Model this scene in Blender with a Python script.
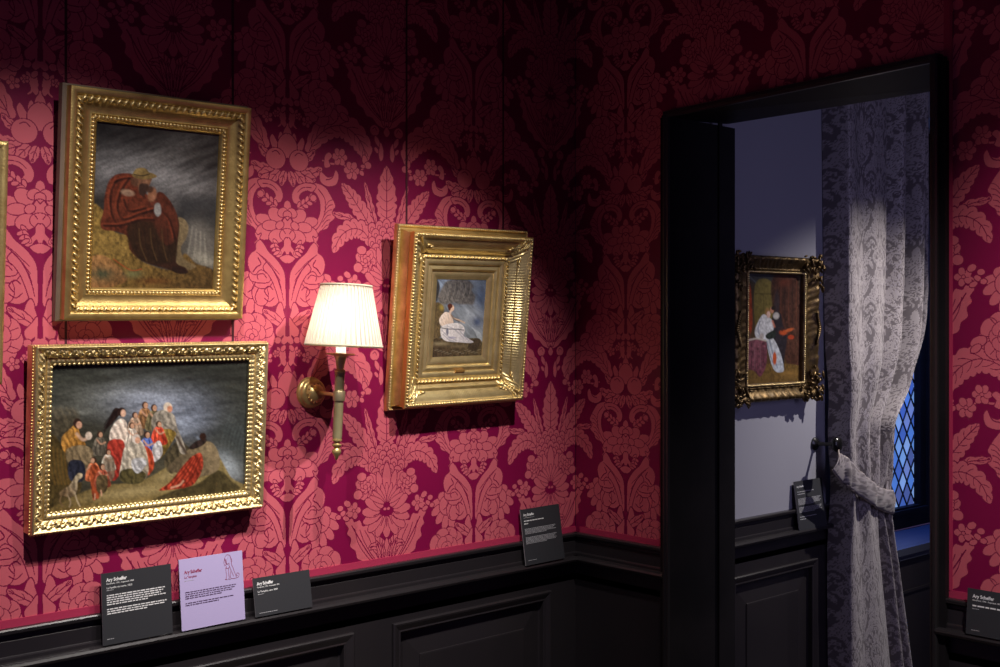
import bpy, bmesh, math, random
import numpy as np
from mathutils import Matrix, Vector
random.seed(7)
for _o in list(bpy.data.objects): bpy.data.objects.remove(_o)
SC = bpy.context.scene
COL = SC.collection
PI = math.pi

# ------------------------------------------------------------------ camera, world, lamps, exposure
cam_d = bpy.data.cameras.new('camera'); cam = bpy.data.objects.new('camera', cam_d); COL.objects.link(cam)
FWD = Vector((.6783, .7348, 0)).normalized()
cam.location = (-2.68, -2.56, 1.6)
cam.rotation_euler = (PI/2, 0, math.atan2(FWD.y, FWD.x)-PI/2)
cam_d.sensor_width = 36; cam_d.lens = 36*1.2
cam_d.shift_y = -(333.5-323)/1000
cam_d.clip_start = .05
SC.camera = cam
SC.view_settings.view_transform = 'Standard'; SC.view_settings.look = 'None'
SC.view_settings.gamma = 1; SC.view_settings.use_curve_mapping = False
SC.view_settings.exposure = 0.0

world = bpy.data.worlds.new('dim evening room'); SC.world = world; world.use_nodes = True
world.node_tree.nodes['Background'].inputs[0].default_value = (.34, .22, .62, 1)
world.node_tree.nodes['Background'].inputs[1].default_value = .10

def spot(name, loc, aim, power, size, blend, color, radius=.012):
    l = bpy.data.lights.new(name, 'SPOT'); o = bpy.data.objects.new(name, l); COL.objects.link(o)
    o.location = loc; d = Vector(aim)-Vector(loc); o.rotation_euler = d.to_track_quat('-Z', 'Y').to_euler()
    l.energy = power; l.spot_size = math.radians(size); l.spot_blend = blend; l.color = color; l.shadow_soft_size = radius
    return o
WARM = (1, .94, .90)
spot('ceiling_spot', (-1.80, -.95, 2.62), (-1.55, 0, .98), 100, 68, 1, WARM)
spot('ceiling_spot', (-1.24, -1.0, 2.60), (-1.10, 0, 1.02), 62, 66, 1, (1, .90, .82))
spot('ceiling_spot', (-.70, -1.05, 2.58), (-.78, 0, 1.02), 108, 64, 1, WARM)
spot('ceiling_spot', (-.95, -2.20, 2.62), (0, -1.90, 1.50), 135, 66, 1, (1, .93, .92))
spot('ceiling_spot', (1.60, -1.05, 2.50), (.90, -.22, .68), 142, 66, 1, (1, .93, .90))
def area(name, loc, aim, power, w, h, color):
    l = bpy.data.lights.new(name, 'AREA'); o = bpy.data.objects.new(name, l); COL.objects.link(o)
    o.location = loc; d = Vector(aim)-Vector(loc); o.rotation_euler = d.to_track_quat('-Z', 'Y').to_euler()
    l.energy = power; l.shape = 'RECTANGLE'; l.size = w; l.size_y = h; l.color = color
    return o
# dusk daylight coming in through the leaded window beyond the doorway, plus an added blue fill light with no visible source
w_ = area('window_daylight', (1.80, -.09, 2.1), (1.80, -.12, .7), 4.5, 1.0, .12, (.10, .24, 1)); w_.data.spread = math.radians(70)
area('blue_fill_light', (.50, -2.2, 1.7), (1.0, -.2, 1.3), 5.2, .5, 1.2, (.60, .56, 1))  # added fill: lifts the curtain's left side and the wall beside it

# ------------------------------------------------------------------ helpers
def tag(o, label=None, cat=None, group=None, kind=None):
    if label: o['label'] = label
    if cat: o['category'] = cat
    if group: o['group'] = group
    if kind: o['kind'] = kind
    return o
def link(name, me, mats, parent=None, smooth=False):
    for m in (mats if isinstance(mats, (list, tuple)) else [mats]): me.materials.append(m)
    o = bpy.data.objects.new(name, me); COL.objects.link(o)
    if parent is not None: o.parent = parent
    if smooth: me.shade_smooth()
    return o
def empty(name, loc=(0, 0, 0)):
    o = bpy.data.objects.new(name, None); COL.objects.link(o); o.location = loc; o.empty_display_size = .05; return o
def mesh_np(name, V, Fq):
    """mesh from vertex array and an (n,4) or (n,3) face array"""
    me = bpy.data.meshes.new(name); V = np.asarray(V, np.float32); Fq = np.asarray(Fq, np.int32); n, k = Fq.shape
    me.vertices.add(len(V)); me.vertices.foreach_set('co', V.ravel())
    me.loops.add(n*k); me.loops.foreach_set('vertex_index', Fq.ravel())
    me.polygons.add(n); me.polygons.foreach_set('loop_start', np.arange(0, n*k, k, dtype=np.int32))
    try: me.polygons.foreach_set('loop_total', np.full(n, k, dtype=np.int32))
    except Exception: pass
    me.update(calc_edges=True); return me
class MB:
    def __init__(s): s.v = []; s.f = []
    def add(s, V, F):
        b = len(s.v); s.v += [tuple(p) for p in V]; s.f += [tuple(i+b for i in f) for f in F]; return s
    def box(s, x0, y0, z0, x1, y1, z1):
        x0, x1 = sorted((x0, x1)); y0, y1 = sorted((y0, y1)); z0, z1 = sorted((z0, z1))
        V = [(x, y, z) for z in (z0, z1) for y in (y0, y1) for x in (x0, x1)]
        return s.add(V, [(0, 2, 3, 1), (4, 5, 7, 6), (0, 1, 5, 4), (2, 6, 7, 3), (0, 4, 6, 2), (1, 3, 7, 5)])
    def lathe(s, prof, n=24, M=None, rf=None):
        V = []; F = []
        for r, z in prof:
            for k in range(n):
                a = 2*PI*k/n; q = r*(rf(a, z) if rf else 1)
                p = Vector((q*math.cos(a), q*math.sin(a), z)); V.append(M @ p if M else p)
        m = len(prof)
        for i in range(m-1):
            for k in range(n):
                F.append((i*n+k, i*n+(k+1) % n, (i+1)*n+(k+1) % n, (i+1)*n+k))
        if prof[0][0] > 1e-5: F.append(tuple(range(n-1, -1, -1)))
        if prof[-1][0] > 1e-5: F.append(tuple((m-1)*n+k for k in range(n)))
        return s.add(V, F)
    def tube(s, P, r, n=10):
        P = [Vector(p) for p in P]; V = []; F = []; rr = r if isinstance(r, (list, tuple)) else [r]*len(P)
        up = Vector((0, 0, 1))
        for i, p in enumerate(P):
            t = (P[min(i+1, len(P)-1)]-P[max(i-1, 0)]).normalized()
            a = t.cross(up);
            if a.length < 1e-3: a = t.cross(Vector((1, 0, 0)))
            a.normalize(); b = t.cross(a)
            for k in range(n):
                w = 2*PI*k/n; V.append(p+(a*math.cos(w)+b*math.sin(w))*rr[i])
        for i in range(len(P)-1):
            for k in range(n): F.append((i*n+k, i*n+(k+1) % n, (i+1)*n+(k+1) % n, (i+1)*n+k))
        F.append(tuple(range(n-1, -1, -1))); F.append(tuple((len(P)-1)*n+k for k in range(n)))
        return s.add(V, F)
    def blob(s, c, r, n=8, m=5, M=None):
        """ellipsoid with radii r around c"""
        V = []; F = []; c = Vector(c)
        for i in range(m+1):
            th = PI*i/m
            for k in range(n):
                a = 2*PI*k/n; p = Vector((r[0]*math.sin(th)*math.cos(a), r[1]*math.sin(th)*math.sin(a), r[2]*math.cos(th)))
                V.append(c+(M @ p if M else p))
        for i in range(m):
            for k in range(n): F.append((i*n+k, (i+1)*n+k, (i+1)*n+(k+1) % n, i*n+(k+1) % n))
        return s.add(V, F)
    def build(s, name, mat, parent=None, smooth=False, fix=True):
        me = bpy.data.meshes.new(name); me.from_pydata(s.v, [], s.f)
        if fix:
            bm = bmesh.new(); bm.from_mesh(me); bmesh.ops.remove_doubles(bm, verts=bm.verts, dist=1e-6); bmesh.ops.recalc_face_normals(bm, faces=bm.faces); bm.to_mesh(me); bm.free()
        me.update(); return link(name, me, mat, parent, smooth)
def auto_smooth(o, deg=35):
    me = o.data; me.shade_smooth()
    try: me.set_sharp_from_angle(angle=math.radians(deg))
    except Exception: pass
    return o

# ------------------------------------------------------------------ materials
def mat(name, col, rough=.5, metal=0, spec=.5, noise=None, bump=None, sheen=0):
    """noise = (scale, second colour, amount) mixes in a worn tone, bump = (scale, strength)"""
    m = bpy.data.materials.new(name); m.use_nodes = True; nt = m.node_tree; b = nt.nodes['Principled BSDF']
    c = tuple(col)+(1,) if len(col) == 3 else col
    b.inputs['Base Color'].default_value = c; b.inputs['Roughness'].default_value = rough
    b.inputs['Metallic'].default_value = metal; b.inputs['Specular IOR Level'].default_value = spec
    if sheen: b.inputs['Sheen Weight'].default_value = sheen
    tc = nt.nodes.new('ShaderNodeTexCoord')
    if noise:
        n = nt.nodes.new('ShaderNodeTexNoise'); n.inputs['Scale'].default_value = noise[0]; n.inputs['Detail'].default_value = 5
        nt.links.new(tc.outputs['Object'], n.inputs['Vector'])
        r = nt.nodes.new('ShaderNodeMapRange'); r.inputs['From Min'].default_value = .35; r.inputs['From Max'].default_value = .7
        r.inputs['To Max'].default_value = noise[2]; nt.links.new(n.outputs['Fac'], r.inputs['Value'])
        x = nt.nodes.new('ShaderNodeMix'); x.data_type = 'RGBA'; x.inputs['A'].default_value = c; x.inputs['B'].default_value = tuple(noise[1])+(1,)
        nt.links.new(r.outputs['Result'], x.inputs['Factor']); nt.links.new(x.outputs['Result'], b.inputs['Base Color'])
    if bump:
        n2 = nt.nodes.new('ShaderNodeTexNoise'); n2.inputs['Scale'].default_value = bump[0]; n2.inputs['Detail'].default_value = 4
        nt.links.new(tc.outputs['Object'], n2.inputs['Vector'])
        bp = nt.nodes.new('ShaderNodeBump'); bp.inputs['Strength'].default_value = bump[1]; bp.inputs['Distance'].default_value = .002
        nt.links.new(n2.outputs['Fac'], bp.inputs['Height']); nt.links.new(bp.outputs['Normal'], b.inputs['Normal'])
    return m
def mat_attr(name, rough=.45, spec=.4, emit=0, bump=None):
    m = mat(name, (.5, .5, .5), rough, 0, spec, bump=bump); nt = m.node_tree; b = nt.nodes['Principled BSDF']
    a = nt.nodes.new('ShaderNodeAttribute'); a.attribute_name = 'pigment'
    nt.links.new(a.outputs['Color'], b.inputs['Base Color'])
    if emit:
        nt.links.new(a.outputs['Color'], b.inputs['Emission Color']); b.inputs['Emission Strength'].default_value = emit
    return m
M = {}
M['silk_ground'] = mat('crimson satin ground', (.20, .003, .048), .42, 0, .35, noise=(3, (.24, .005, .058), .6), bump=(900, .15))
M['silk_figure'] = mat('raised rose damask figure', (.56, .105, .140), .62, 0, .25, noise=(4, (.60, .125, .155), .6), bump=(1200, .25))
M['gimp'] = mat('crimson braid edging', (.42, .03, .085), .6, 0, .3, bump=(700, .4))
M['seam'] = mat('dark seam of the silk hanging', (.07, .003, .015), .7)
M['black_paint'] = mat('charcoal satin paint', (.010, .009, .010), .55, 0, .10, noise=(6, (.020, .017, .018), .7), bump=(60, .05))
M['casing_paint'] = mat('dark satin casing paint', (.020, .018, .018), .35, 0, .5, bump=(60, .05))
M['black_dado'] = mat('dark painted panelling', (.018, .0155, .018), .32, 0, .6, noise=(5, (.025, .021, .022), .6), bump=(80, .06))
M['grey_wall'] = mat('blue grey wall paint', (.30, .30, .345), .75, 0, .2, noise=(2, (.27, .27, .32), .5), bump=(200, .08))
M['plaster'] = mat('dark ceiling plaster', (.10, .09, .10), .8)
M['floor'] = mat('dark oak floor', (.055, .032, .02), .4, noise=(8, (.03, .018, .012), .8))
M['gold'] = mat('burnished gilding', (.78, .58, .23), .38, .80, .5, noise=(38, (.50, .33, .11), .75), bump=(260, .35))
M['gold_dimmed'] = mat('olive gilding darkened for dim light', (.62, .44, .16), .38, .85, .5, noise=(34, (.40, .26, .085), .8), bump=(240, .3))  # darker copy of the gilding, imitates the weak light on the upper frame
M['gold_pale'] = mat('pale gilding', (.84, .67, .33), .38, .82, .5, noise=(30, (.58, .42, .18), .7), bump=(220, .3))
M['gold_orange'] = mat('reddish gold side', (.72, .42, .12), .40, .7, .5, noise=(18, (.5, .2, .04), .5))
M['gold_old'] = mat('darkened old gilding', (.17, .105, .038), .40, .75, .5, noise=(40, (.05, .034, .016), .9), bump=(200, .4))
M['rabbet'] = mat('brown wooden frame back', (.16, .11, .075), .5, noise=(20, (.10, .07, .05), .7))
M['brass'] = mat('aged brass', (.66, .50, .20), .36, .70, .5, noise=(60, (.42, .30, .11), .6))
M['brass_olive'] = mat('dull olive bronze', (.44, .38, .20), .40, .45, .5, noise=(50, (.36, .29, .15), .6))
M['steel'] = mat('polished collar', (.55, .46, .26), .34, .8)
M['ivory'] = mat('ivory candle sleeve', (.85, .80, .74), .5)
_n = M['ivory'].node_tree; _t = _n.nodes.new('ShaderNodeBsdfTranslucent'); _t.inputs[0].default_value = (.40, .52, .70, 1); _m = _n.nodes.new('ShaderNodeMixShader'); _m.inputs[0].default_value = .5
_n.links.new(_n.nodes['Principled BSDF'].outputs[0], _m.inputs[1]); _n.links.new(_t.outputs[0], _m.inputs[2]); _n.links.new(_m.outputs[0], _n.nodes['Material Output'].inputs[0])
M['card_black'] = mat('charcoal label board', (.032, .033, .038), .6, 0, .3)
M['card_lilac'] = mat('lilac label board', (.47, .40, .66), .6, 0, .3)
M['print_white'] = mat('white print', (.80, .80, .80), .7); M['print_grey'] = mat('light grey print', (.42, .42, .44), .7)
M['print_dark'] = mat('dark violet print', (.07, .035, .10), .7); M['print_red'] = mat('wine red print', (.30, .04, .10), .7)
M['card_edge'] = mat('pale board edge', (.30, .28, .30), .6)
M['oil'] = mat_attr('varnished oil paint', .38, .35, bump=(500, .12))
M['iron'] = mat('black iron', (.010, .009, .009), .25, .3, .6)
M['lead'] = mat('dark lead came', (.012, .013, .018), .5)
M['cord'] = mat('pale silk piping', (.34, .28, .25), .5)

def bars(mb, x, z, w, h, y, seed, gap=.25):
    """one line of fine print broken into words"""
    r = random.Random(seed); q = x
    while q < x+w-h:
        l = min(h*r.uniform(1.6, 5.5), x+w-q)
        mb.add([(q, y, z), (q+l, y, z), (q+l, y, z+h), (q, y, z+h)], [(0, 1, 2, 3)]); q += l+h*.75
def text_mesh(name, s, size, x, z, y, m, parent, bold=0.0, width=None):
    cu = bpy.data.curves.new(name, 'FONT'); cu.body = s; cu.size = size; cu.offset = bold; cu.resolution_u = 3
    o = bpy.data.objects.new(name, cu); COL.objects.link(o)
    bpy.context.view_layer.update()
    me = bpy.data.meshes.new_from_object(o.evaluated_get(bpy.context.evaluated_depsgraph_get()))
    bpy.data.objects.remove(o); bpy.data.curves.remove(cu)
    n = len(me.vertices); co = np.zeros(n*3, np.float32); me.vertices.foreach_get('co', co); co = co.reshape(-1, 3)
    k = 1 if width is None else width/max(co[:, 0].max(), 1e-6)
    out = np.stack([x+co[:, 0]*k, np.full(n, y), z+co[:, 1]], 1); me.vertices.foreach_set('co', out.astype(np.float32).ravel()); me.update(); me.materials.clear()
    return link(name, me, m, parent)

# ---- damask repeat: a half tile (mirrored left-right) rasterised in millimetres
TW, TH, RES = 310.0, 595.0, 1.25
NU, NV = int(TW/RES), int(TH/RES)
def catmull(P, n=10, closed=False):
    P = np.array(P, float); out = []
    m = len(P)
    rng = range(m) if closed else range(m-1)
    for i in rng:
        if closed: a, b, c, d = P[(i-1) % m], P[i], P[(i+1) % m], P[(i+2) % m]
        else: a, b, c, d = P[max(i-1, 0)], P[i], P[i+1], P[min(i+2, m-1)]
        for k in range(n):
            t = k/n
            out.append(.5*((2*b)+(-a+c)*t+(2*a-5*b+4*c-d)*t*t+(-a+3*b-3*c+d)*t**3))
    if not closed: out.append(P[-1])
    return np.array(out)
def seg_dist(X, Y, P, closed):
    d = np.full(X.shape, 1e9); m = len(P)
    for i in range(m if closed else m-1):
        a, b = P[i], P[(i+1) % m]; e = b-a; L = e@e+1e-9
        t = np.clip(((X-a[0])*e[0]+(Y-a[1])*e[1])/L, 0, 1)
        d = np.minimum(d, (X-a[0]-t*e[0])**2+(Y-a[1]-t*e[1])**2)
    return np.sqrt(d)
def inside(X, Y, P):
    r = np.zeros(X.shape, bool); m = len(P)
    for i in range(m):
        a, b = P[i], P[(i+1) % m]
        if a[1] == b[1]: continue
        c = ((a[1] > Y) != (b[1] > Y)) & (X < (b[0]-a[0])*(Y-a[1])/(b[1]-a[1])+a[0])
        r ^= c
    return r
class Damask:
    def __init__(s):
        s.c = np.zeros((NV, NU), bool)
    def _box(s, P, pad, fn):
        P = np.array(P, float)
        for k in (-1, 0, 1):
            Q = P + np.array([0, k*TH])
            x0 = max(int((Q[:, 0].min()-pad)/RES), 0); x1 = min(int((Q[:, 0].max()+pad)/RES)+1, NU)
            y0 = max(int((Q[:, 1].min()-pad)/RES), 0); y1 = min(int((Q[:, 1].max()+pad)/RES)+1, NV)
            if x0 >= x1 or y0 >= y1: continue
            Y, X = np.mgrid[y0:y1, x0:x1]*RES+RES/2
            fn(s.c[y0:y1, x0:x1], X, Y, Q)
    def poly(s, P, gap=2.2, smooth=True):
        if smooth: P = catmull(P, 8, True)
        def f(c, X, Y, Q):
            d = seg_dist(X, Y, Q, True); i = inside(X, Y, Q)
            c[d < gap] = False; c[i] = True
            c[i & (d < .3)] = True
        s._box(P, gap+1, f)
    def line(s, P, w=1.3, val=False, smooth=True, taper=False):
        if smooth and len(P) > 2: P = catmull(P, 8)
        def f(c, X, Y, Q):
            c[seg_dist(X, Y, Q, False) < w] = val
        s._box(P, w+1, f)
    def disc(s, x, y, r, ry=None, ang=0, gap=2.0):
        ry = ry or r; a = np.linspace(0, 2*np.pi, 22)[:-1]
        px, py = r*np.cos(a), ry*np.sin(a); ca, sa = math.cos(ang), math.sin(ang)
        s.poly(np.stack([x+px*ca-py*sa, y+px*sa+py*ca], 1), gap, False)
    def leaf(s, path, w, n=7, ser=.28, gap=2.2, veins=True, tip=.02, mid=1.1, bend=.5, prof=None):
        C = catmull(path, 14); m = len(C)
        T = np.gradient(C, axis=0); T /= np.linalg.norm(T, axis=1)[:, None]+1e-9
        N = np.stack([-T[:, 1], T[:, 0]], 1); t = np.linspace(0, 1, m)
        pr = (np.sin(np.pi*np.clip(t, 0, 1)**.8)**.75) if prof is None else np.interp(t, *zip(*prof))
        ph = (t*n) % 1
        W = w*np.maximum(pr, tip)*(1-ser+ser*np.sin(np.pi*ph)**.6)
        L = C+N*W[:, None]; R = C-N*W[:, None]
        s.poly(np.vstack([L, R[::-1]]), gap, False)
        if veins:
            s.line(C[int(m*.04):int(m*.9)], mid, False, False)
            for k in range(1, n):
                i = min(int(m*k/n), m-2); j = min(i+int(m*bend/n)+1, m-1)
                for sg in (1, -1):
                    s.line([C[i], C[i]*.5+C[j]*.5+sg*N[j]*W[j]*.42, C[j]+sg*N[j]*W[j]*.62], .8, False)
    def flower(s, x, y, R, n=8, rp=None, a0=0, inner=True, sx=1, sy=1):
        rp = rp or R*.42
        for k in range(n):
            a = a0+2*np.pi*k/n
            s.disc(x+sx*(R-rp)*math.cos(a), y+sy*(R-rp)*math.sin(a), rp, rp*.82, a, 1.6)
            if R > 30: s.line([(x+sx*(R*.45)*math.cos(a), y+sy*R*.45*math.sin(a)), (x+sx*(R*.8)*math.cos(a+.08), y+sy*R*.8*math.sin(a+.08))], .8)
        if inner:
            if R > 30:
                for k in range(6):
                    a = a0+.5+2*np.pi*k/6
                    s.disc(x+sx*R*.26*math.cos(a), y+sy*R*.26*math.sin(a), R*.24, R*.2, a, 1.5)
            s.disc(x, y, R*.17, gap=1.6)
def make_damask():
    D = Damask()
    # big acanthus scroll rising from the leaf axis to the side (concentric swirl)
    D.poly([(306, 486), (280, 482), (262, 466), (244, 462), (232, 444), (214, 434), (208, 414), (192, 400), (194, 380), (182, 366), (186, 352), (176, 336), (196, 328), (204, 338), (222, 336), (232, 352), (252, 350), (262, 364), (282, 370), (290, 388), (304, 402), (306, 440)])
    for k in range(6):
        D.line([(302-3*k, 478-6*k), (252+9*k, 440-9*k), (218+17*k, 396-5*k), (206+16*k, 356+4*k)], 1.1)
    D.line([(302, 474), (262, 440), (226, 392), (196, 346)], 1.6)
    D.leaf([(304, 486), (296, 440), (272, 410), (250, 414)], 13, 4, .25)
    # arching acanthus arm
    D.leaf([(62, 578), (84, 540), (122, 508), (168, 498), (210, 518), (236, 552), (240, 584)], 36, 11, .22, bend=1.0, prof=[(0, .35), (.25, .8), (.6, 1), (.85, .75), (1, .1)])
    D.disc(238, 580, 13, 8, 1.3)
    # pomegranates and crown
    D.leaf([(40, 30), (72, 34), (104, 18)], 17, 3, .3)
    D.leaf([(34, 34), (62, 44), (84, 52)], 15, 3, .3)
    D.leaf([(22, 34), (40, 52), (52, 68)], 13, 3, .25)
    D.leaf([(6, 34), (14, 54), (18, 72)], 11, 3, .2)
    D.leaf([(46, -2), (66, -8), (82, -26)], 11, 3, .3)
    D.poly([(22, -20), (34, -42), (44, -54), (50, -40), (40, -18)])
    D.poly([(0, -50), (10, -52), (20, -62), (26, -48), (22, -32), (0, -28)])
    D.poly([(0, -84), (7, -72), (12, -58), (6, -46), (0, -44)])
    D.poly([(0, -56), (16, -52), (27, -34), (24, -12), (8, -4), (0, -2)])
    D.disc(34, 5, 28, 26); D.line([(22, -6), (32, -14), (44, -10)], 1.2)
    # small flowers under the arm, stalks, buds
    D.line([(106, -2), (136, 4), (160, -4), (200, 22), (236, 6)], 2.2, True)
    D.flower(158, -16, 24, 6); D.flower(196, 16, 25, 6)
    D.disc(248, -2, 11, 9); D.disc(228, 20, 8, 6, .6); D.disc(232, 2, 7, 5)
    D.poly([(112, -12), (124, -24), (134, -16), (124, -4), (128, 10), (112, 14)])
    D.poly([(100, 28), (120, 40), (138, 34), (146, 20), (154, 34), (146, 56), (118, 62), (98, 50)])
    D.line([(140, 30), (132, 42), (116, 46)], 1.3)
    # ring medallion
    D.poly([(62, 66), (84, 58), (112, 66), (132, 90), (144, 112), (136, 124), (142, 142), (126, 156), (120, 170), (98, 178), (84, 190), (62, 192), (80, 166), (96, 138), (98, 108), (86, 84), (66, 76)])
    for k in range(7):
        a = (138-2*k*1.2, 96+13*k); D.line([a, (a[0]-12, a[1]+4), (a[0]-26, a[1]+20)], .9)
    D.line([(92, 72), (112, 96), (112, 130), (96, 164), (76, 184)], 1.0)
    D.poly([(84, 64), (54, 60), (26, 72), (14, 92), (20, 112), (40, 110), (34, 98), (40, 86), (58, 78), (74, 80)])
    D.line([(70, 70), (46, 72), (30, 84)], 1.0)
    # peony in the ring with sprigs
    D.line([(22, 134), (46, 118), (74, 100)], 1.6, True)
    for k in range(4):
        D.disc(34+12*k, 116-8*k, 8, 4.5, -1.2); D.disc(42+12*k, 126-8*k, 8, 4.5, .2)
    D.disc(77, 96, 9, 8)
    D.disc(66, 158, 24, 13, -.2); D.disc(62, 188, 28, 20, .2); D.disc(34, 146, 23, 17, -.6); D.disc(50, 172, 22, 12, .1)
    D.disc(0, 122, 10, 14); D.disc(14, 138, 14, 11, .4); D.disc(0, 144, 12, 10)
    D.disc(30, 198, 24, 17, .3); D.disc(0, 168, 18, 20); D.disc(22, 170, 12, 9, .5)
    D.line([(0, 158), (8, 150), (14, 158)], 1.2)
    D.disc(0, 194, 22, 16); D.line([(6, 190), (12, 182)], 1.1)
    D.poly([(0, 204), (9, 206), (12, 224), (34, 244), (22, 250), (8, 234), (0, 250)])
    D.poly([(0, 244), (12, 246), (22, 252), (10, 262), (0, 262)])
    for k in range(3): D.disc(34-4*k, 214+10*k, 10, 4.5, -.9); D.disc(42-5*k, 222+9*k, 9, 4, .5)
    D.poly([(76, 194), (84, 198), (92, 192), (90, 202), (86, 208), (94, 218), (84, 216), (78, 222), (80, 206)])
    # drooping rose cluster, then the paired hooked leaves above it
    for (x, y, a) in ((130, 316, .1), (134, 336, .5), (122, 356, .8), (104, 370, 1.2), (82, 374, 1.6)):
        D.disc(x, y, 24, 12, a)
    D.disc(110, 304, 22, 15, -.4)
    D.disc(50, 340, 31, 33); D.disc(100, 326, 27, 27); D.disc(78, 342, 22, 29, .3)
    D.disc(72, 304, 30, 24); D.poly([(50, 292), (76, 276), (106, 288), (104, 308), (78, 314), (52, 310)])
    D.line([(60, 302), (70, 292), (86, 296), (84, 306)], 1.2); D.line([(42, 330), (54, 322), (66, 334), (56, 348)], 1.3)
    D.line([(92, 312), (98, 328), (112, 338)], 1.2); D.line([(38, 350), (52, 360), (66, 352)], 1.2); D.line([(84, 330), (92, 348), (88, 362)], 1.2)
    D.poly([(6, 372), (6, 320), (10, 286), (30, 258), (54, 238), (66, 222), (78, 210), (90, 220), (90, 234), (104, 244), (112, 262), (106, 286), (92, 294), (82, 284), (72, 282), (58, 290), (44, 308), (32, 334), (18, 372)])
    for k in range(5): D.line([(12+3*k, 356-16*k), (26+8*k, 304-11*k), (52+9*k, 268-7*k)], .9)
    D.line([(98, 288), (88, 276), (76, 268), (84, 254)], 1.6); D.line([(62, 290), (70, 276), (60, 262)], 1.1)
    # stems and leaves below
    D.leaf([(10, 424), (22, 396), (20, 362)], 14, 3, .1, veins=False); D.leaf([(16, 416), (44, 398), (70, 380)], 13, 3, .15)
    D.poly([(6, 400), (18, 414), (34, 432), (26, 450), (10, 440), (6, 424)]); D.disc(8, 456, 11, 8, .8); D.disc(28, 456, 9, 8)
    D.leaf([(8, 520), (16, 494), (30, 472)], 8, 3, .2, veins=False)
    D.line([(8, 430), (10, 470), (6, 500)], 2.4, True); D.disc(12, 476, 9, 6, .8)
    # big rose
    for k in range(9):
        a = 2*np.pi*k/9+.2
        D.disc(101+46*math.cos(a), 446+40*math.sin(a), 24, 19, a+1.57, 1.8)
    for k in range(7):
        a = 2*np.pi*k/7; D.disc(101+26*math.cos(a), 446+23*math.sin(a), 18, 14, a+1.57, 1.6)
        D.line([(101+40*math.cos(a), 446+36*math.sin(a)), (101+60*math.cos(a), 446+52*math.sin(a))], .9)
    for k in range(5):
        a = 2*np.pi*k/5+.4; D.disc(101+12*math.cos(a), 446+11*math.sin(a), 11, 8, a+1.57, 1.5)
    D.disc(101, 446, 6)
    D.disc(166, 458, 20, 12, .4); D.disc(172, 474, 14, 8, .6)
    D.flower(57, 500, 15, 5); D.flower(33, 489, 10, 5); D.line([(20, 498), (18, 512), (26, 520)], 1.8, True)
    # pendant buds at the leaf axis
    D.line([(270, 506), (276, 530), (294, 548)], 2, True)
    D.disc(270, 498, 15, 14); D.line([(264, 494), (272, 490), (276, 498)], 1.1)
    D.poly([(272, 512), (284, 522), (288, 540), (278, 536), (270, 524)]); D.poly([(290, 528), (298, 546), (298, 568), (290, 578), (284, 562), (286, 544)])
    D.disc(276, 550, 9, 5, .9); D.poly([(300, 500), (310, 486), (318, 500), (310, 512)])
    # palm fan
    D.leaf([(236, 178), (204, 152), (186, 140), (150, 134), (136, 128)], 11, 5, .35)
    D.leaf([(276, 165), (258, 110), (238, 42)], 12, 5, .4)
    D.leaf([(268, 178), (232, 128), (194, 82), (164, 52)], 25, 8, .3)
    D.leaf([(310, 165), (310, 90), (310, -6)], 37, 8, .3, prof=[(0, .35), (.3, .85), (.5, 1), (.75, .75), (1, .05)])
    D.leaf([(262, 204), (232, 172), (196, 168), (160, 190), (138, 232)], 27, 8, .32, prof=[(0, .5), (.25, .95), (.6, 1), (.85, .7), (1, .1)])
    # cone of scales
    for row in range(4):
        for k in range(-3, 4):
            x = 310+(k+.5*(row % 2))*24; y = 150+row*19+abs(x-310)*.25
            if abs(x-310) < 66-row*6:
                D.disc(x, y, 12.5, 14, 0, 2); D.disc(x, y+4, 5.5, 6, 0, 1.6)
    # tulip under the cone
    D.poly([(252, 222), (262, 216), (284, 232), (296, 258), (292, 272), (266, 262), (252, 244)])
    D.poly([(278, 214), (290, 222), (300, 248), (304, 270), (292, 270), (278, 244)])
    D.poly([(310, 190), (322, 214), (322, 246), (314, 268), (306, 268), (298, 246), (298, 214)])
    # side rose and sprays
    D.flower(240, 250, 34, 7, 15); D.disc(228, 222, 15, 11); D.disc(216, 268, 14, 12)
    D.flower(202, 308, 23, 5); D.disc(182, 288, 11, 8, .5); D.line([(200, 300), (172, 318)], 2, True)
    D.disc(160, 298, 9, 7); D.disc(168, 312, 9, 6, -.5); D.disc(154, 320, 8, 6); D.disc(178, 326, 10, 6, .4)
    # shell flower
    for k in range(13):
        a = math.pi*(.5+(k-6)/6*.80)
        D.disc(310+52*math.cos(a), 322+40*math.sin(a)-(4 if abs(k-6) > 4 else 0), 29, 13, a, 1.8)
    for k in range(9):
        a = -math.pi*(.5+(k-4)/4*.36)
        D.disc(310+36*math.cos(a), 300+30*math.sin(a), 26, 6, a, 1.6)
    for k in range(7):
        a = math.pi*(.5+(k-3)/3*.42)
        D.line([(310+8*math.cos(a), 318+8*math.sin(a)), (310+44*math.cos(a), 318+42*math.sin(a))], 1.1)
    D.disc(304, 314, 5, 4); D.disc(316, 314, 5, 4)
    # stalks under the shell
    D.poly([(310, 392), (318, 420), (310, 470), (302, 420)])
    D.leaf([(298, 468), (290, 430), (276, 396)], 8, 3, .1)
    D.leaf([(304, 470), (300, 430), (294, 404)], 6, 3, .1)
    return np.concatenate([D.c[:, :][:, ::-1], D.c], 1)      # centred on the fruit axis: 2*NU wide

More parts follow.
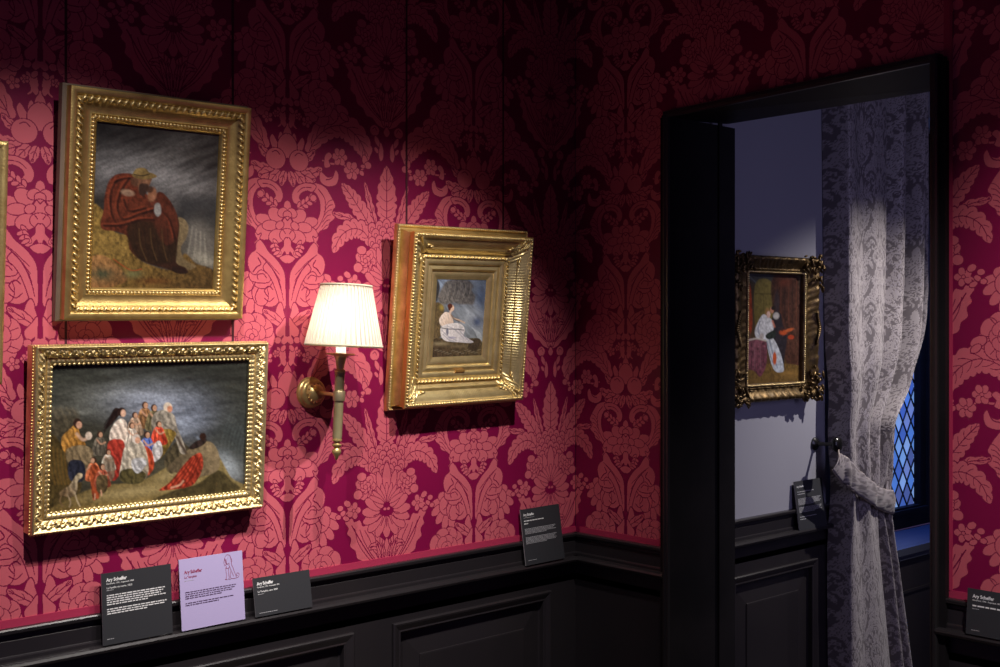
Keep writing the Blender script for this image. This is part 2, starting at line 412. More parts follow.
# ---- paintings: every canvas is a fine grid whose vertices carry the pigment colour
def srgb(c):
    c = np.array(c, float)/255
    return np.where(c < .04045, c/12.92, ((c+.055)/1.055)**2.4)
def vnoise(X, Y, seed=0):
    xi, yi = np.floor(X).astype(int), np.floor(Y).astype(int); xf, yf = X-xi, Y-yi
    xf = xf*xf*(3-2*xf); yf = yf*yf*(3-2*yf)
    def h(a, b):
        n = (a*374761393+b*668265263+seed*1442695041) & 0xffffffff
        n = ((n ^ (n >> 13))*1274126177) & 0xffffffff
        return ((n ^ (n >> 16)) & 0xffff)/65535.0
    return (h(xi, yi)*(1-xf)+h(xi+1, yi)*xf)*(1-yf)+(h(xi, yi+1)*(1-xf)+h(xi+1, yi+1)*xf)*yf
def fbm(X, Y, seed=0, o=4):
    r = 0; a = .5
    for k in range(o): r = r+a*vnoise(X*2**k, Y*2**k, seed+k); a *= .5
    return r/(1-.5**o)
class Canvas:
    def __init__(s, w, h, step, quad):
        s.folds = 0; s.w, s.h = w, h; s.nx, s.ny = int(w/step), int(h/step)
        V, U = np.mgrid[0:s.ny+1, 0:s.nx+1]; U = U/s.nx; V = V/s.ny          # V = 0 at the top
        src = [(0, 0), (1, 0), (1, 1), (0, 1)]; A = []; b = []                # homography from the canvas to the sketch sheet
        for (u, v), (x, y) in zip(src, quad):
            A += [[u, v, 1, 0, 0, 0, -u*x, -v*x], [0, 0, 0, u, v, 1, -u*y, -v*y]]; b += [x, y]
        H = np.linalg.solve(np.array(A, float), np.array(b, float))
        D = H[6]*U+H[7]*V+1
        s.X = (H[0]*U+H[1]*V+H[2])/D; s.Y = (H[3]*U+H[4]*V+H[5])/D; s.U, s.V = U, V
        s.c = np.zeros(U.shape+(3,)); s.px = (quad[1][0]-quad[0][0])/s.nx
    def fill(s, top, bot):
        t = s.V[..., None]; s.c = srgb(top)*(1-t)+srgb(bot)*t
    def put(s, m, col, a=1.0):
        m = np.clip(m, 0, 1)[..., None]*a; s.c = s.c*(1-m)+srgb(col)*m
    def ell(s, x, y, rx, ry=None, col=(0, 0, 0), a=1.0, soft=.15, ang=0):
        ry = ry or rx; ca, sa = math.cos(ang), math.sin(ang); dx, dy = s.X-x, s.Y-y
        d = np.sqrt(((dx*ca+dy*sa)/rx)**2+((-dx*sa+dy*ca)/ry)**2)
        s.put((1-d)/soft+.5, col, a)
    def glow(s, x, y, rx, ry, col, a=1.0, ang=0):
        ca, sa = math.cos(ang), math.sin(ang); dx, dy = s.X-x, s.Y-y
        s.put(np.exp(-((dx*ca+dy*sa)/rx)**2-((-dx*sa+dy*ca)/ry)**2), col, a)
    def poly(s, P, col, a=1.0, soft=2.0, smooth=True, lit=None, rough=.25):
        P = catmull(P, 6, True) if smooth else np.array(P, float)
        j0 = (s.X > P[:, 0].min()-8) & (s.X < P[:, 0].max()+8) & (s.Y > P[:, 1].min()-8) & (s.Y < P[:, 1].max()+8)
        if not j0.any(): return
        r, c = np.where(j0); sl = (slice(r.min(), r.max()+1), slice(c.min(), c.max()+1))
        X, Y = s.X[sl], s.Y[sl]
        d = seg_dist(X, Y, P, True); d = np.where(inside(X, Y, P), -d, d)
        m = np.clip(.5-d/soft, 0, 1)[..., None]*a
        base = srgb(col)*np.ones(X.shape+(1,))
        if lit is not None:          # pigment modelling: lighter tone towards one side of the form
            lx, ly, lc = lit; g = ((X-P[:, 0].mean())*lx+(Y-P[:, 1].mean())*ly)/(np.hypot(lx, ly)*max(np.ptp(P[:, 0]), np.ptp(P[:, 1])))
            g = np.clip(.5+g*1.3, 0, 1)[..., None]; base = base*(1-g)+srgb(lc)*g
        n = fbm(X/9, Y/14, int(P[0, 0]) % 97)[..., None]
        if s.folds and 14 < np.ptp(P[:, 0]) < 150 and 14 < np.ptp(P[:, 1]) < 150:      # brushed drapery folds
            w_ = fbm(X/22, Y/22, int(P[1, 1]) % 89)[..., None]
            base = base*(1+s.folds*np.sin((X[..., None]*.30-Y[..., None]*.12)+w_*9+P[0, 0]))
        base = base*(1+rough*3*(n-.5))
        s.c[sl] = s.c[sl]*(1-m)+np.clip(base, 0, 1)*m
    def line(s, P, w, col, a=1.0, smooth=True):
        P = catmull(P, 6) if smooth and len(P) > 2 else np.array(P, float)
        s_ = np.where((s.X > P[:, 0].min()-3*w-3) & (s.X < P[:, 0].max()+3*w+3) & (s.Y > P[:, 1].min()-3*w-3) & (s.Y < P[:, 1].max()+3*w+3))
        if not len(s_[0]): return
        sl = (slice(s_[0].min(), s_[0].max()+1), slice(s_[1].min(), s_[1].max()+1))
        m = np.clip(1.2-seg_dist(s.X[sl], s.Y[sl], P, False)/w, 0, 1)[..., None]*a
        s.c[sl] = s.c[sl]*(1-m)+srgb(col)*m
    def strokes(s, sx, sy, ang, amp, seed=1):
        ca, sa = math.cos(ang), math.sin(ang)
        n = fbm((s.X*ca+s.Y*sa)/sx, (-s.X*sa+s.Y*ca)/sy, seed)
        s.c = np.clip(s.c*(1+amp*2*(n-.5))[..., None], 0, 1)
def painted_wanderer():
    c = Canvas(.2935, .3593, .0015, [(40, 25), (470, 72), (453, 630), (18, 625)])
    c.fill((42, 40, 38), (60, 56, 52))
    c.glow(230, 215, 230, 70, (132, 130, 130), .85, .25); c.glow(80, 220, 60, 60, (96, 94, 94), .7)
    c.glow(330, 120, 160, 50, (84, 82, 80), .6, -.3); c.glow(60, 60, 120, 40, (28, 27, 26), .8)
    c.strokes(90, 18, -.35, .75, 3); c.strokes(30, 9, -.4, .35, 9)
    c.poly([(330, 300), (380, 290), (470, 300), (470, 420), (400, 400), (350, 420), (320, 380)], (38, 40, 42), .75, 40)
    c.poly([(20, 300), (70, 290), (90, 350), (20, 360)], (40, 38, 34), .7, 20)
    c.glow(405, 450, 50, 60, (112, 108, 100), .8); c.glow(420, 520, 50, 26, (140, 136, 122), .8, .5); c.glow(385, 410, 26, 30, (104, 100, 94), .7)
    for k in range(9): c.line([(372+7*k, 395+5*k), (362+9*k, 450+6*k), (350+11*k, 505+5*k)], 4, (160, 154, 140) if k % 2 else (66, 62, 58), .22)
    c.poly([(18, 345), (62, 342), (100, 420), (160, 440), (190, 520), (310, 560), (350, 500), (392, 535), (455, 562), (455, 640), (10, 640)], (72, 54, 28), 1, 6, lit=(-1, -1, (118, 94, 46)), rough=.6)
    c.poly([(20, 418), (70, 410), (130, 440), (150, 490), (120, 520), (40, 500)], (122, 98, 50), .7, 12, rough=.7)
    c.poly([(22, 520), (58, 506), (100, 530), (150, 592), (92, 622), (18, 622)], (112, 78, 46), .9, 6, lit=(-1, -1, (150, 108, 66)), rough=.6)
    c.glow(60, 575, 45, 26, (44, 62, 46), .8); c.glow(170, 575, 30, 14, (92, 98, 66), .7); c.glow(240, 600, 60, 14, (88, 44, 20), .5)
    c.line([(100, 520), (160, 560), (200, 556)], 3, (140, 60, 30), .7)
    c.poly([(320, 380), (345, 372), (364, 400), (358, 440), (338, 480), (352, 520), (392, 548), (330, 560), (316, 480)], (92, 78, 54), .95, 5, lit=(1, -1, (120, 104, 76)))
    c.poly([(172, 216), (140, 210), (108, 216), (84, 240), (70, 290), (66, 340), (54, 392), (66, 414), (110, 420), (150, 440), (160, 490), (210, 530), (290, 556), (330, 572), (362, 570), (356, 552), (322, 530), (328, 450), (332, 390), (312, 330), (284, 290), (262, 276), (240, 290), (216, 284), (200, 250)], (44, 26, 18), 1, 4, lit=(-1, -1, (92, 42, 26)), rough=.5)
    c.poly([(150, 400), (190, 380), (270, 392), (318, 430), (318, 520), (240, 536), (180, 510), (152, 450)], (38, 27, 16), .85, 10, rough=.4)
    c.poly([(222, 300), (250, 310), (300, 330), (326, 380), (322, 440), (290, 470), (262, 440), (240, 380)], (60, 30, 20), .8, 8, lit=(1, -1, (86, 42, 28)), rough=.4)
    for P in ([(110, 220), (84, 280), (90, 360), (120, 400)], [(150, 222), (120, 270), (108, 330), (130, 370), (190, 350), (236, 336)], [(60, 392), (120, 392), (190, 372), (236, 372)], [(130, 300), (150, 340), (206, 330)], [(250, 330), (290, 370), (310, 440)], [(100, 236), (130, 224), (166, 222)]):
        c.line(P, 5, (124, 58, 36), .55); c.line([(x+7, y+6) for x, y in P], 6, (24, 12, 9), .75)
    for k in range(7): c.line([(170+20*k, 410), (176+20*k, 470), (200+18*k, 526)], 3, (78, 58, 34) if k % 2 else (28, 20, 14), .6)
    c.ell(150, 280, 22, 11, (150, 122, 100), .9, .7, .2); c.ell(152, 284, 16, 8, (116, 90, 74), .7, .5)
    c.poly([(170, 228), (186, 226), (232, 226), (230, 244), (220, 262), (206, 280), (190, 276), (184, 254)], (104, 70, 50), 1, 4)
    c.poly([(192, 250), (214, 246), (224, 256), (218, 276), (204, 292), (190, 280)], (46, 32, 26), .95, 5); c.glow(214, 240, 10, 7, (140, 100, 76), .8)
    c.poly([(162, 228), (184, 230), (186, 250), (176, 258), (162, 246)], (84, 56, 40), .9, 4)
    c.ell(236, 286, 15, 26, (126, 84, 60), 1, .4, .2); c.ell(228, 268, 13, 12, (60, 38, 26), .9, .4); c.glow(240, 296, 8, 10, (150, 104, 80), .7)
    c.poly([(246, 322), (262, 318), (268, 350), (256, 366), (244, 350)], (128, 126, 122), .9, 5)
    c.poly([(164, 214), (190, 206), (230, 208), (252, 220), (240, 228), (206, 232), (176, 226)], (100, 80, 46), 1, 3, lit=(1, -1, (126, 104, 62)))
    c.poly([(170, 216), (176, 198), (194, 190), (214, 194), (224, 212), (200, 220)], (112, 92, 54), 1, 3, lit=(-1, -1, (136, 114, 70))); c.line([(172, 214), (200, 219), (226, 213)], 3, (36, 26, 16), .9)
    c.poly([(310, 548), (350, 556), (364, 570), (336, 574), (310, 564)], (34, 22, 16), 1, 3)
    c.strokes(7, 5, .6, .4, 21)
    return c
def fig(c, x, y, s, robe, skin=(196, 150, 120), hair=(60, 38, 26), lean=0, robe2=None, dirn=1):
    """seated or standing robed figure: head centre at (x, y), s = head radius in sketch units"""
    r2 = robe2 or tuple(int(v*.55) for v in robe)
    hi = tuple(min(int(v*1.25+18), 255) for v in robe)
    c.poly([(x-.9*s+lean*.2, y+.9*s), (x+.9*s+lean*.2, y+.9*s), (x+2*s+lean, y+3.2*s), (x+2.4*s+lean, y+6*s), (x-2.2*s+lean, y+6.2*s), (x-2*s+lean, y+3*s)], robe, 1, 2.5, lit=(-1, -1, hi), rough=.4)
    for k in (-1, 0, 1): c.line([(x+k*.6*s, y+1.6*s), (x+k*1.2*s+lean*.6, y+4*s), (x+k*1.5*s+lean, y+6*s)], s*.22, r2, .75)
    c.line([(x-.9*s, y+1.6*s), (x-.9*s+dirn*1.2*s, y+2.9*s), (x+dirn*1.6*s, y+2.4*s)], s*.34, skin, .9)
    c.ell(x, y, s*.85, s, hair, 1, .3); c.ell(x+dirn*.25*s, y+.12*s, s*.58, s*.78, skin, 1, .35)
def painted_shore():
    c = Canvas(.4732, .3138, .0016, [(157.7, 107), (758, 94), (739, 491), (145, 555)]); c.folds = .36
    c.fill((44, 46, 40), (70, 66, 52))
    c.glow(330, 190, 170, 40, (104, 106, 96), .75); c.glow(250, 250, 120, 24, (110, 112, 104), .7); c.glow(620, 150, 160, 70, (40, 42, 38), .9)
    c.glow(480, 235, 140, 56, (150, 158, 174), .85, .15); c.glow(590, 270, 60, 60, (112, 120, 136), .7, .6); c.glow(560, 300, 30, 30, (150, 160, 176), .6)
    c.glow(280, 150, 160, 18, (62, 64, 56), .7)
    c.strokes(80, 14, -.12, .6, 5); c.strokes(26, 8, .3, .35, 12)
    c.glow(720, 330, 90, 110, (48, 54, 54), .8)
    for k in range(7): c.line([(700+8*k, 262+9*k), (680+9*k, 320+8*k), (668+11*k, 380+6*k)], 5, (96, 104, 104), .18)
    for k in range(10): c.line([(590+9*k, 320+10*k), (640+9*k, 372+12*k), (680+6*k, 440+5*k)], 5, (140, 150, 164) if k % 2 else (70, 78, 92), .4)
    c.glow(690, 420, 50, 30, (170, 180, 186), .75, .8); c.glow(725, 480, 20, 20, (40, 44, 50), .7)
    c.poly([(145, 250), (200, 236), (240, 252), (230, 300), (150, 330)], (84, 76, 58), .7, 16, rough=.5)
    c.poly([(145, 330), (190, 350), (210, 420), (250, 470), (210, 540), (145, 560)], (78, 64, 34), 1, 6, rough=.6)
    for k in range(5): c.line([(152+12*k, 350+6*k), (158+11*k, 420), (170+10*k, 470)], 4, (116, 88, 42), .6)
    c.poly([(200, 520), (300, 478), (430, 460), (520, 410), (560, 380), (640, 360), (700, 450), (738, 495), (400, 530), (150, 560)], (138, 122, 78), 1, 5, lit=(-1, 1, (112, 94, 54)), rough=.35)
    c.glow(400, 495, 130, 16, (170, 152, 104), .8, -.12); c.glow(520, 440, 50, 14, (156, 140, 98), .8, -.4)
    c.poly([(500, 400), (540, 340), (580, 366), (600, 380), (560, 410), (520, 440)], (70, 62, 44), .95, 5, rough=.5)
    c.poly([(600, 470), (660, 430), (700, 460), (715, 494), (500, 522), (470, 515), (540, 486)], (64, 56, 34), .95, 6, rough=.5)
    c.poly([(510, 420), (540, 392), (600, 350), (640, 345), (664, 380), (660, 430), (600, 450), (530, 436)], (92, 80, 60), 1, 4, lit=(1, -1, (128, 112, 84)), rough=.4)
    # kneeling figure in red over the rock
    c.poly([(484, 488), (520, 462), (560, 412), (590, 384), (612, 380), (616, 420), (596, 462), (570, 480), (500, 490)], (132, 46, 32), 1, 3, lit=(-1, -1, (172, 66, 42)), rough=.5)
    for k in range(5): c.line([(500+14*k, 484), (540+12*k, 440), (580+7*k, 392)], 3, (96, 22, 16), .7)
    c.poly([(574, 362), (600, 340), (628, 336), (620, 352), (590, 366)], (44, 34, 30), 1, 3); c.ell(617, 328, 10, 11, (48, 30, 22), 1, .3)
    c.line([(520, 482), (545, 474), (556, 462)], 4, (206, 160, 130), .8)
    # group of onlookers, back to front
    for a in ((443, 232, 11, (120, 84, 52)), (412, 262, 10, (150, 126, 104)), (470, 240, 11, (84, 76, 50)), (306, 320, 10, (84, 78, 66)), (402, 294, 10, (178, 164, 150))):
        fig(c, *a[:3], a[3])
    c.poly([(468, 262), (500, 246), (530, 262), (540, 300), (556, 340), (566, 378), (548, 376), (530, 330), (500, 356), (472, 340), (462, 300)], (112, 104, 92), 1, 3, lit=(1, -1, (150, 142, 128)), rough=.4)
    c.poly([(470, 318), (510, 304), (536, 318), (520, 350), (490, 392), (470, 380)], (136, 112, 52), 1, 3, lit=(-1, 1, (90, 74, 34)), rough=.4)
    c.ell(512, 238, 13, 14, (206, 190, 170), 1, .3); c.ell(518, 244, 8, 10, (190, 130, 100), 1, .4); c.line([(540, 330), (556, 360), (566, 378)], 5, (70, 56, 44), .9)
    c.poly([(372, 250), (352, 240), (336, 268), (322, 300), (330, 300), (350, 280)], (40, 28, 24), 1, 3)      # long dark hair in the wind
    for k in range(4): c.line([(366, 244), (340, 262+5*k), (318, 292+8*k)], 2, (30, 20, 18), .9)
    c.poly([(352, 284), (374, 272), (388, 290), (384, 330), (372, 352), (340, 350), (336, 316)], (206, 186, 168), 1, 3, lit=(-1, -1, (228, 212, 196)), rough=.2)
    c.poly([(334, 340), (374, 338), (382, 372), (372, 420), (352, 458), (326, 450), (326, 390)], (138, 42, 34), 1, 3, lit=(-1, -1, (172, 60, 46)), rough=.4)
    c.ell(372, 252, 12, 14, (44, 28, 24), 1, .3); c.ell(377, 256, 8, 11, (214, 172, 146), 1, .35)
    fig(c, 484, 290, 10, (178, 60, 40)); fig(c, 448, 322, 11, (70, 90, 150), robe2=(40, 50, 96)); c.poly([(470, 350), (488, 342), (494, 380), (470, 404), (462, 380)], (188, 184, 182), 1, 3)
    c.poly([(436, 356), (462, 372), (468, 420), (444, 446), (430, 400)], (186, 74, 44), 1, 3, rough=.4)
    c.poly([(398, 344), (430, 340), (448, 380), (452, 430), (440, 456), (400, 470), (366, 452), (370, 404), (380, 362)], (150, 138, 116), 1, 3, lit=(-1, -1, (196, 186, 168)), rough=.35)
    c.poly([(370, 430), (410, 424), (444, 440), (430, 466), (392, 470), (366, 456)], (82, 74, 44), 1, 3, rough=.4)
    c.poly([(404, 396), (436, 392), (446, 410), (420, 438), (402, 420)], (186, 186, 188), .9, 4); c.ell(416, 334, 12, 14, (208, 196, 184), 1, .3); c.ell(420, 338, 8, 10, (206, 156, 128), 1, .35)
    fig(c, 330, 374, 9, (168, 156, 140)); c.poly([(316, 396), (346, 392), (350, 440), (336, 462), (316, 440)], (120, 104, 84), .8, 4)
    # mother with a child at the left
    c.poly([(216, 302), (236, 290), (246, 320), (262, 350), (250, 376), (214, 380), (194, 366), (190, 330)], (150, 104, 44), 1, 3, lit=(-1, -1, (180, 130, 62)), rough=.4)
    c.poly([(206, 364), (250, 352), (282, 366), (284, 400), (268, 440), (226, 440), (206, 400)], (108, 92, 66), 1, 3, lit=(1, -1, (140, 122, 92)), rough=.35)
    c.poly([(212, 402), (250, 400), (262, 430), (250, 462), (214, 456)], (42, 44, 56), 1, 3, rough=.3)
    c.ell(238, 286, 13, 15, (52, 34, 26), 1, .3); c.ell(243, 291, 9, 11, (206, 158, 130), 1, .35); c.line([(236, 318), (256, 336), (276, 322)], 6, (204, 168, 142), .95); c.ell(272, 324, 10, 12, (214, 196, 176), 1, .35)
    # two children and a pale hound
    fig(c, 286, 398, 10, (176, 92, 56), dirn=-1); c.poly([(276, 420), (300, 420), (304, 500), (294, 516), (282, 510)], (150, 70, 40), 1, 3, rough=.4)
    fig(c, 312, 418, 10, (146, 70, 48)); c.poly([(296, 448), (326, 446), (326, 486), (312, 498), (296, 490)], (92, 76, 50), 1, 3)
    c.line([(290, 500), (289, 516)], 3, (196, 150, 120)); c.line([(308, 490), (310, 504)], 3, (196, 150, 120))
    c.poly([(214, 472), (236, 440), (250, 438), (252, 448), (238, 462), (236, 490), (220, 508), (196, 506), (180, 500), (196, 484)], (176, 160, 130), 1, 3, lit=(-1, 1, (120, 98, 70)))
    c.line([(228, 494), (236, 520), (244, 536)], 3, (180, 162, 130)); c.line([(206, 500), (216, 524), (212, 538)], 3, (160, 140, 110)); c.line([(190, 500), (184, 520), (192, 536)], 3, (120, 96, 66))
    c.strokes(6, 5, .4, .42, 31)
    return c
def painted_rock_figure():
    c = Canvas(.175, .2145, .0011, [(80, 65), (437, 65), (402, 635), (42, 645)]); c.folds = .10
    c.fill((96, 104, 118), (130, 134, 134))
    c.glow(110, 110, 60, 50, (150, 164, 186), .8); c.glow(330, 350, 90, 90, (176, 182, 190), .85); c.glow(400, 200, 50, 110, (70, 84, 112), .8); c.glow(370, 380, 40, 40, (52, 64, 96), .9)
    c.strokes(60, 16, .9, .5, 4)
    c.poly([(74, 70), (100, 120), (84, 210), (70, 220)], (52, 48, 46), .95, 10)
    c.poly([(110, 140), (150, 84), (210, 70), (300, 72), (340, 110), (330, 150), (356, 190), (340, 250), (300, 250), (240, 250), (200, 240), (120, 250), (86, 210)], (80, 76, 76), .95, 14, lit=(-1, 1, (112, 106, 100)), rough=.6)
    for k in range(12): c.line([(140+18*k, 90+6*(k % 3)), (130+19*k, 150), (112+18*k, 226)], 3, (56, 52, 52) if k % 2 else (134, 126, 118), .5)
    c.poly([(60, 260), (110, 250), (130, 300), (100, 380), (110, 470), (60, 540), (46, 520)], (98, 80, 50), .95, 8, rough=.5); c.glow(112, 275, 16, 20, (196, 170, 80), .6)
    for k in range(8): c.line([(330+8*k, 420+5*k), (360+6*k, 460+3*k), (380+4*k, 520)], 4, (206, 212, 216), .35)
    c.poly([(46, 520), (110, 500), (200, 530), (330, 500), (400, 520), (404, 640), (40, 650)], (98, 84, 58), 1, 6, lit=(-1, 1, (72, 58, 44)), rough=.6)
    c.glow(100, 540, 60, 14, (160, 144, 110), .7); c.glow(250, 560, 80, 12, (128, 112, 86), .6); c.poly([(330, 520), (370, 500), (396, 530), (376, 580), (340, 600), (300, 570)], (70, 58, 46), .9, 6, rough=.5)
    for k in range(14): c.line([(60+24*k, 590+((k*37) % 30)), (84+24*k, 584+((k*37) % 30))], 3, (190, 176, 150), .35)
    # pale draped figure seated in profile
    c.poly([(112, 330), (140, 308), (170, 318), (186, 350), (196, 380), (190, 420), (130, 420), (102, 400), (94, 364)], (214, 186, 164), 1, 4, lit=(-1, -1, (238, 218, 200)), rough=.15)
    c.poly([(104, 424), (150, 396), (220, 388), (262, 404), (280, 440), (270, 480), (300, 500), (344, 530), (300, 536), (210, 528), (140, 520), (108, 486)], (196, 190, 192), 1, 4, lit=(-1, -1, (226, 218, 214)), rough=.2)
    for P in ([(112, 440), (150, 480), (220, 520)], [(150, 410), (210, 440), (270, 500)], [(230, 430), (262, 470), (310, 524)], [(120, 470), (160, 510), (200, 524)]): c.line(P, 5, (140, 138, 152), .6)
    c.line([(108, 424), (160, 432), (218, 434), (272, 440)], 5, (52, 48, 56), .85); c.ell(152, 452, 9, 26, (76, 80, 106), .8, .4); c.ell(186, 496, 30, 8, (110, 108, 150), .5, .5)
    c.line([(176, 326), (196, 352), (236, 366), (276, 386)], 7, (206, 176, 150)); c.line([(180, 330), (204, 360), (240, 376)], 5, (92, 62, 44), .8)
    c.line([(170, 318), (180, 296)], 10, (222, 190, 168)); c.ell(184, 278, 18, 24, (226, 188, 162), 1, .3); c.ell(172, 264, 18, 18, (92, 48, 34), 1, .3); c.ell(168, 282, 9, 14, (88, 46, 32), 1, .4)
    c.strokes(9, 7, .4, .2, 41)
    return c
def painted_interior():
    c = Canvas(.309, .3621, .0026, [(52, 38), (335, 65), (325, 620), (38, 640)]); c.folds = .30
    c.fill((66, 56, 44), (88, 64, 34))
    c.poly([(52, 38), (180, 50), (190, 100), (100, 96), (60, 60)], (66, 66, 64), .9, 6); c.line([(56, 44), (100, 90)], 4, (104, 108, 110), .7)
    c.poly([(98, 96), (188, 100), (186, 300), (100, 340)], (104, 92, 44), .95, 6, lit=(0, -1, (130, 116, 60)), rough=.3)
    c.line([(98, 150), (186, 156)], 3, (60, 50, 26), .8); c.line([(140, 156), (140, 260)], 2, (70, 58, 30), .6)
    c.poly([(52, 110), (66, 90), (76, 150), (78, 330), (46, 380)], (150, 62, 34), .95, 4, rough=.5); c.line([(64, 130), (66, 330)], 3, (190, 92, 48), .7)
    c.poly([(190, 70), (320, 80), (322, 560), (250, 500), (226, 300), (190, 240)], (72, 44, 34), .95, 8, rough=.6)
    for k in range(6): c.line([(214+20*k, 90), (210+20*k, 200), (216+19*k, 330)], 4, (104, 60, 44) if k % 2 else (44, 28, 26), .6)
    c.glow(250, 96, 34, 22, (110, 56, 40), .8); c.ell(210, 200, 14, 60, (56, 48, 52), .7, .5)
    c.poly([(40, 560), (140, 530), (322, 540), (322, 622), (38, 640)], (104, 80, 40), 1, 6, rough=.4); c.glow(270, 580, 50, 14, (140, 106, 54), .8)
    # man in black with a red cap, lady in pale silk
    c.poly([(196, 250), (230, 262), (240, 320), (262, 380), (250, 480), (240, 560), (226, 560), (210, 470), (190, 400), (180, 320)], (44, 38, 42), 1, 4, rough=.4)
    c.poly([(118, 286), (140, 262), (166, 276), (186, 300), (192, 340), (180, 372), (206, 420), (232, 490), (244, 560), (226, 576), (196, 566), (176, 520), (158, 440), (150, 400), (104, 392), (92, 350)], (176, 182, 188), 1, 4, lit=(-1, -1, (214, 214, 210)), rough=.3)
    for P in ([(120, 300), (110, 350), (130, 390)], [(170, 400), (186, 470), (210, 550)], [(156, 410), (170, 470), (190, 530)]): c.line(P, 4, (106, 118, 136), .7)
    c.poly([(150, 374), (190, 350), (206, 370), (190, 392), (160, 396)], (44, 50, 44), 1, 4)
    c.ell(160, 250, 13, 22, (150, 116, 66), 1, .3); c.ell(166, 264, 10, 18, (216, 178, 158), 1, .35); c.ell(184, 240, 10, 18, (190, 132, 104), 1, .35); c.ell(192, 230, 12, 12, (44, 34, 30), 1, .3)
    c.ell(206, 272, 16, 18, (196, 190, 182), .9, .5); c.line([(186, 300), (196, 330)], 7, (190, 120, 96), .9)
    c.ell(242, 362, 20, 14, (176, 76, 38), 1, .6); c.ell(272, 350, 24, 8, (186, 92, 50), 1, .6, -.3); c.ell(236, 344, 8, 10, (60, 40, 34), .9, .5); c.ell(282, 388, 16, 12, (160, 60, 34), 1, .4); c.ell(196, 500, 10, 34, (186, 82, 38), 1, .4)
    # table with a wine-coloured cloth
    c.poly([(44, 404), (100, 394), (150, 410), (156, 460), (150, 540), (118, 600), (90, 570), (60, 560), (40, 560)], (98, 52, 62), 1, 4, lit=(-1, -1, (128, 78, 86)), rough=.6)
    for k in range(6): c.line([(54+16*k, 420), (58+16*k, 500), (54+17*k, 556)], 3, (70, 34, 44) if k % 2 else (150, 108, 112), .5)
    c.line([(48, 402), (100, 392), (150, 404)], 6, (206, 196, 178), .9); c.ell(62, 370, 6, 22, (96, 70, 52), 1, .4); c.ell(128, 380, 12, 16, (180, 170, 160), .9, .5)
    c.strokes(8, 6, .5, .25, 51)
    return c

# ------------------------------------------------------------------ damask hangings
AXB, ZB = .205, 1.42; P5X, P5Z, LAMP_W = -1.753, 1.47, 40.0
TILE = make_damask()
NH, NW = TILE.shape
def merge_rects(m):
    """greedy cover of a boolean grid by rectangles -> list of (x0, x1, y0, y1)"""
    live = {}; out = []
    for j in range(m.shape[0]+1):
        cur = {}
        if j < m.shape[0]:
            d = np.diff(np.concatenate([[0], m[j].astype(np.int8), [0]])); a = np.where(d == 1)[0]; b = np.where(d == -1)[0]
            for p, q in zip(a.tolist(), b.tolist()): cur[(p, q)] = live.pop((p, q), j)
        for (p, q), j0 in live.items(): out.append((p, q, j0, j))
        live = cur
    return np.array(out)
def damask_quads(u0, u1, z0, z1, ua, za):
    """rectangles of raised figure in (u, z); fruit axis at ua, fruit centre at height za"""
    i0, i1 = int(round((u0-ua)/.00125)), int(round((u1-ua)/.00125)); j0, j1 = int(round((za-z1)/.00125)), int(round((za-z0)/.00125))
    ii = (np.arange(i0, i1)+NW//2) % NW; jj = np.arange(j0, j1) % NH
    R = merge_rects(TILE[np.ix_(jj, ii)]).astype(float)
    U = ua+(R[:, :2]+i0)*.00125; Z = za-(R[:, 2:]+j0)*.00125
    return U[:, 0], U[:, 1], Z[:, 1], Z[:, 0]          # u0, u1, zlow, zhigh
def hanging(name, regions, ua, za, place):
    """place(u, h, z) -> xyz with h the height over the wall plane"""
    V = []; F = []; mi = []
    for (u0, u1, z0, z1) in regions:
        b = len(V)*1
        q = np.array([place(u0, 0, z0), place(u1, 0, z0), place(u1, 0, z1), place(u0, 0, z1)]); V.append((q, 0))
        a, c, lo, hi = damask_quads(u0, u1, z0, z1, ua, za); n = len(a); h = np.full(n, .0004)
        P = np.stack([np.stack(place(x, h, z), 1) for x, z in ((a, lo), (c, lo), (c, hi), (a, hi))], 1).reshape(-1, 3); V.append((P, 1))
    allv = np.concatenate([v for v, _ in V]); nf = len(allv)//4
    me = mesh_np(name, allv, np.arange(nf*4).reshape(-1, 4))
    idx = np.concatenate([np.full(len(v)//4, k, np.int32) for v, k in V])
    o = link(name, me, [M['silk_ground'], M['silk_figure']]); me.polygons.foreach_set('material_index', idx); me.update()
    return tag(o, kind='structure')
DZ = .957                                     # top of the dado
HA = lambda u, h, z: (u+0*z, -h+0*u, z+0*u) if isinstance(u, np.ndarray) else (u, -h, z)
HB = lambda u, h, z: (-h+0*u, -u+0*z, z+0*u) if isinstance(u, np.ndarray) else (-h, -u, z)
hanging('wall_left', [(-2.75, -.001, DZ, 2.9)], -1.039, 1.418, HA)
DL, DR = -.370, -1.193                       # outer edges of the door casing (Y)
hanging('wall_right', [(.001, -DL, DZ, 2.9), *[(-DL+(DL-DR)*k/12, -DL+(DL-DR)*(k+1)/12, 2.196+.030*k/12, 2.9) for k in range(12)], (-DR, 2.05, DZ, 2.9)], AXB, ZB, HB)

# edging braid above the dado and beside the casing
def struct(mb, name, m, smooth=False):
    o = mb.build(name, m); tag(o, kind='structure'); return o
g = MB(); g.box(-2.75, -.003, DZ-.002, -.001, 0, DZ+.018); struct(g, 'trim_1', M['gimp'])
g = MB(); g.box(-.003, -.02, DZ-.002, 0, DL, DZ+.018); g.box(-.003, DR-.001, DZ-.002, 0, -2.05, DZ+.018)
g.box(-.003, DR-.003, DZ+.018, 0, DR-.024, 2.9); g.box(-.0045, DR-.017, DZ+.018, 0, DR-.020, 2.9); struct(g, 'trim_2', M['gimp'])
# seams where the silk widths meet
g = MB()
for x, z0 in ((-1.603, 1.30), (-1.193, 1.30), (-.662, 1.80), (-.305, 1.80)):
    g.box(x-.0028, -.0016, z0, x+.0028, 0, 2.9)
struct(g, 'trim_3', M['seam'])

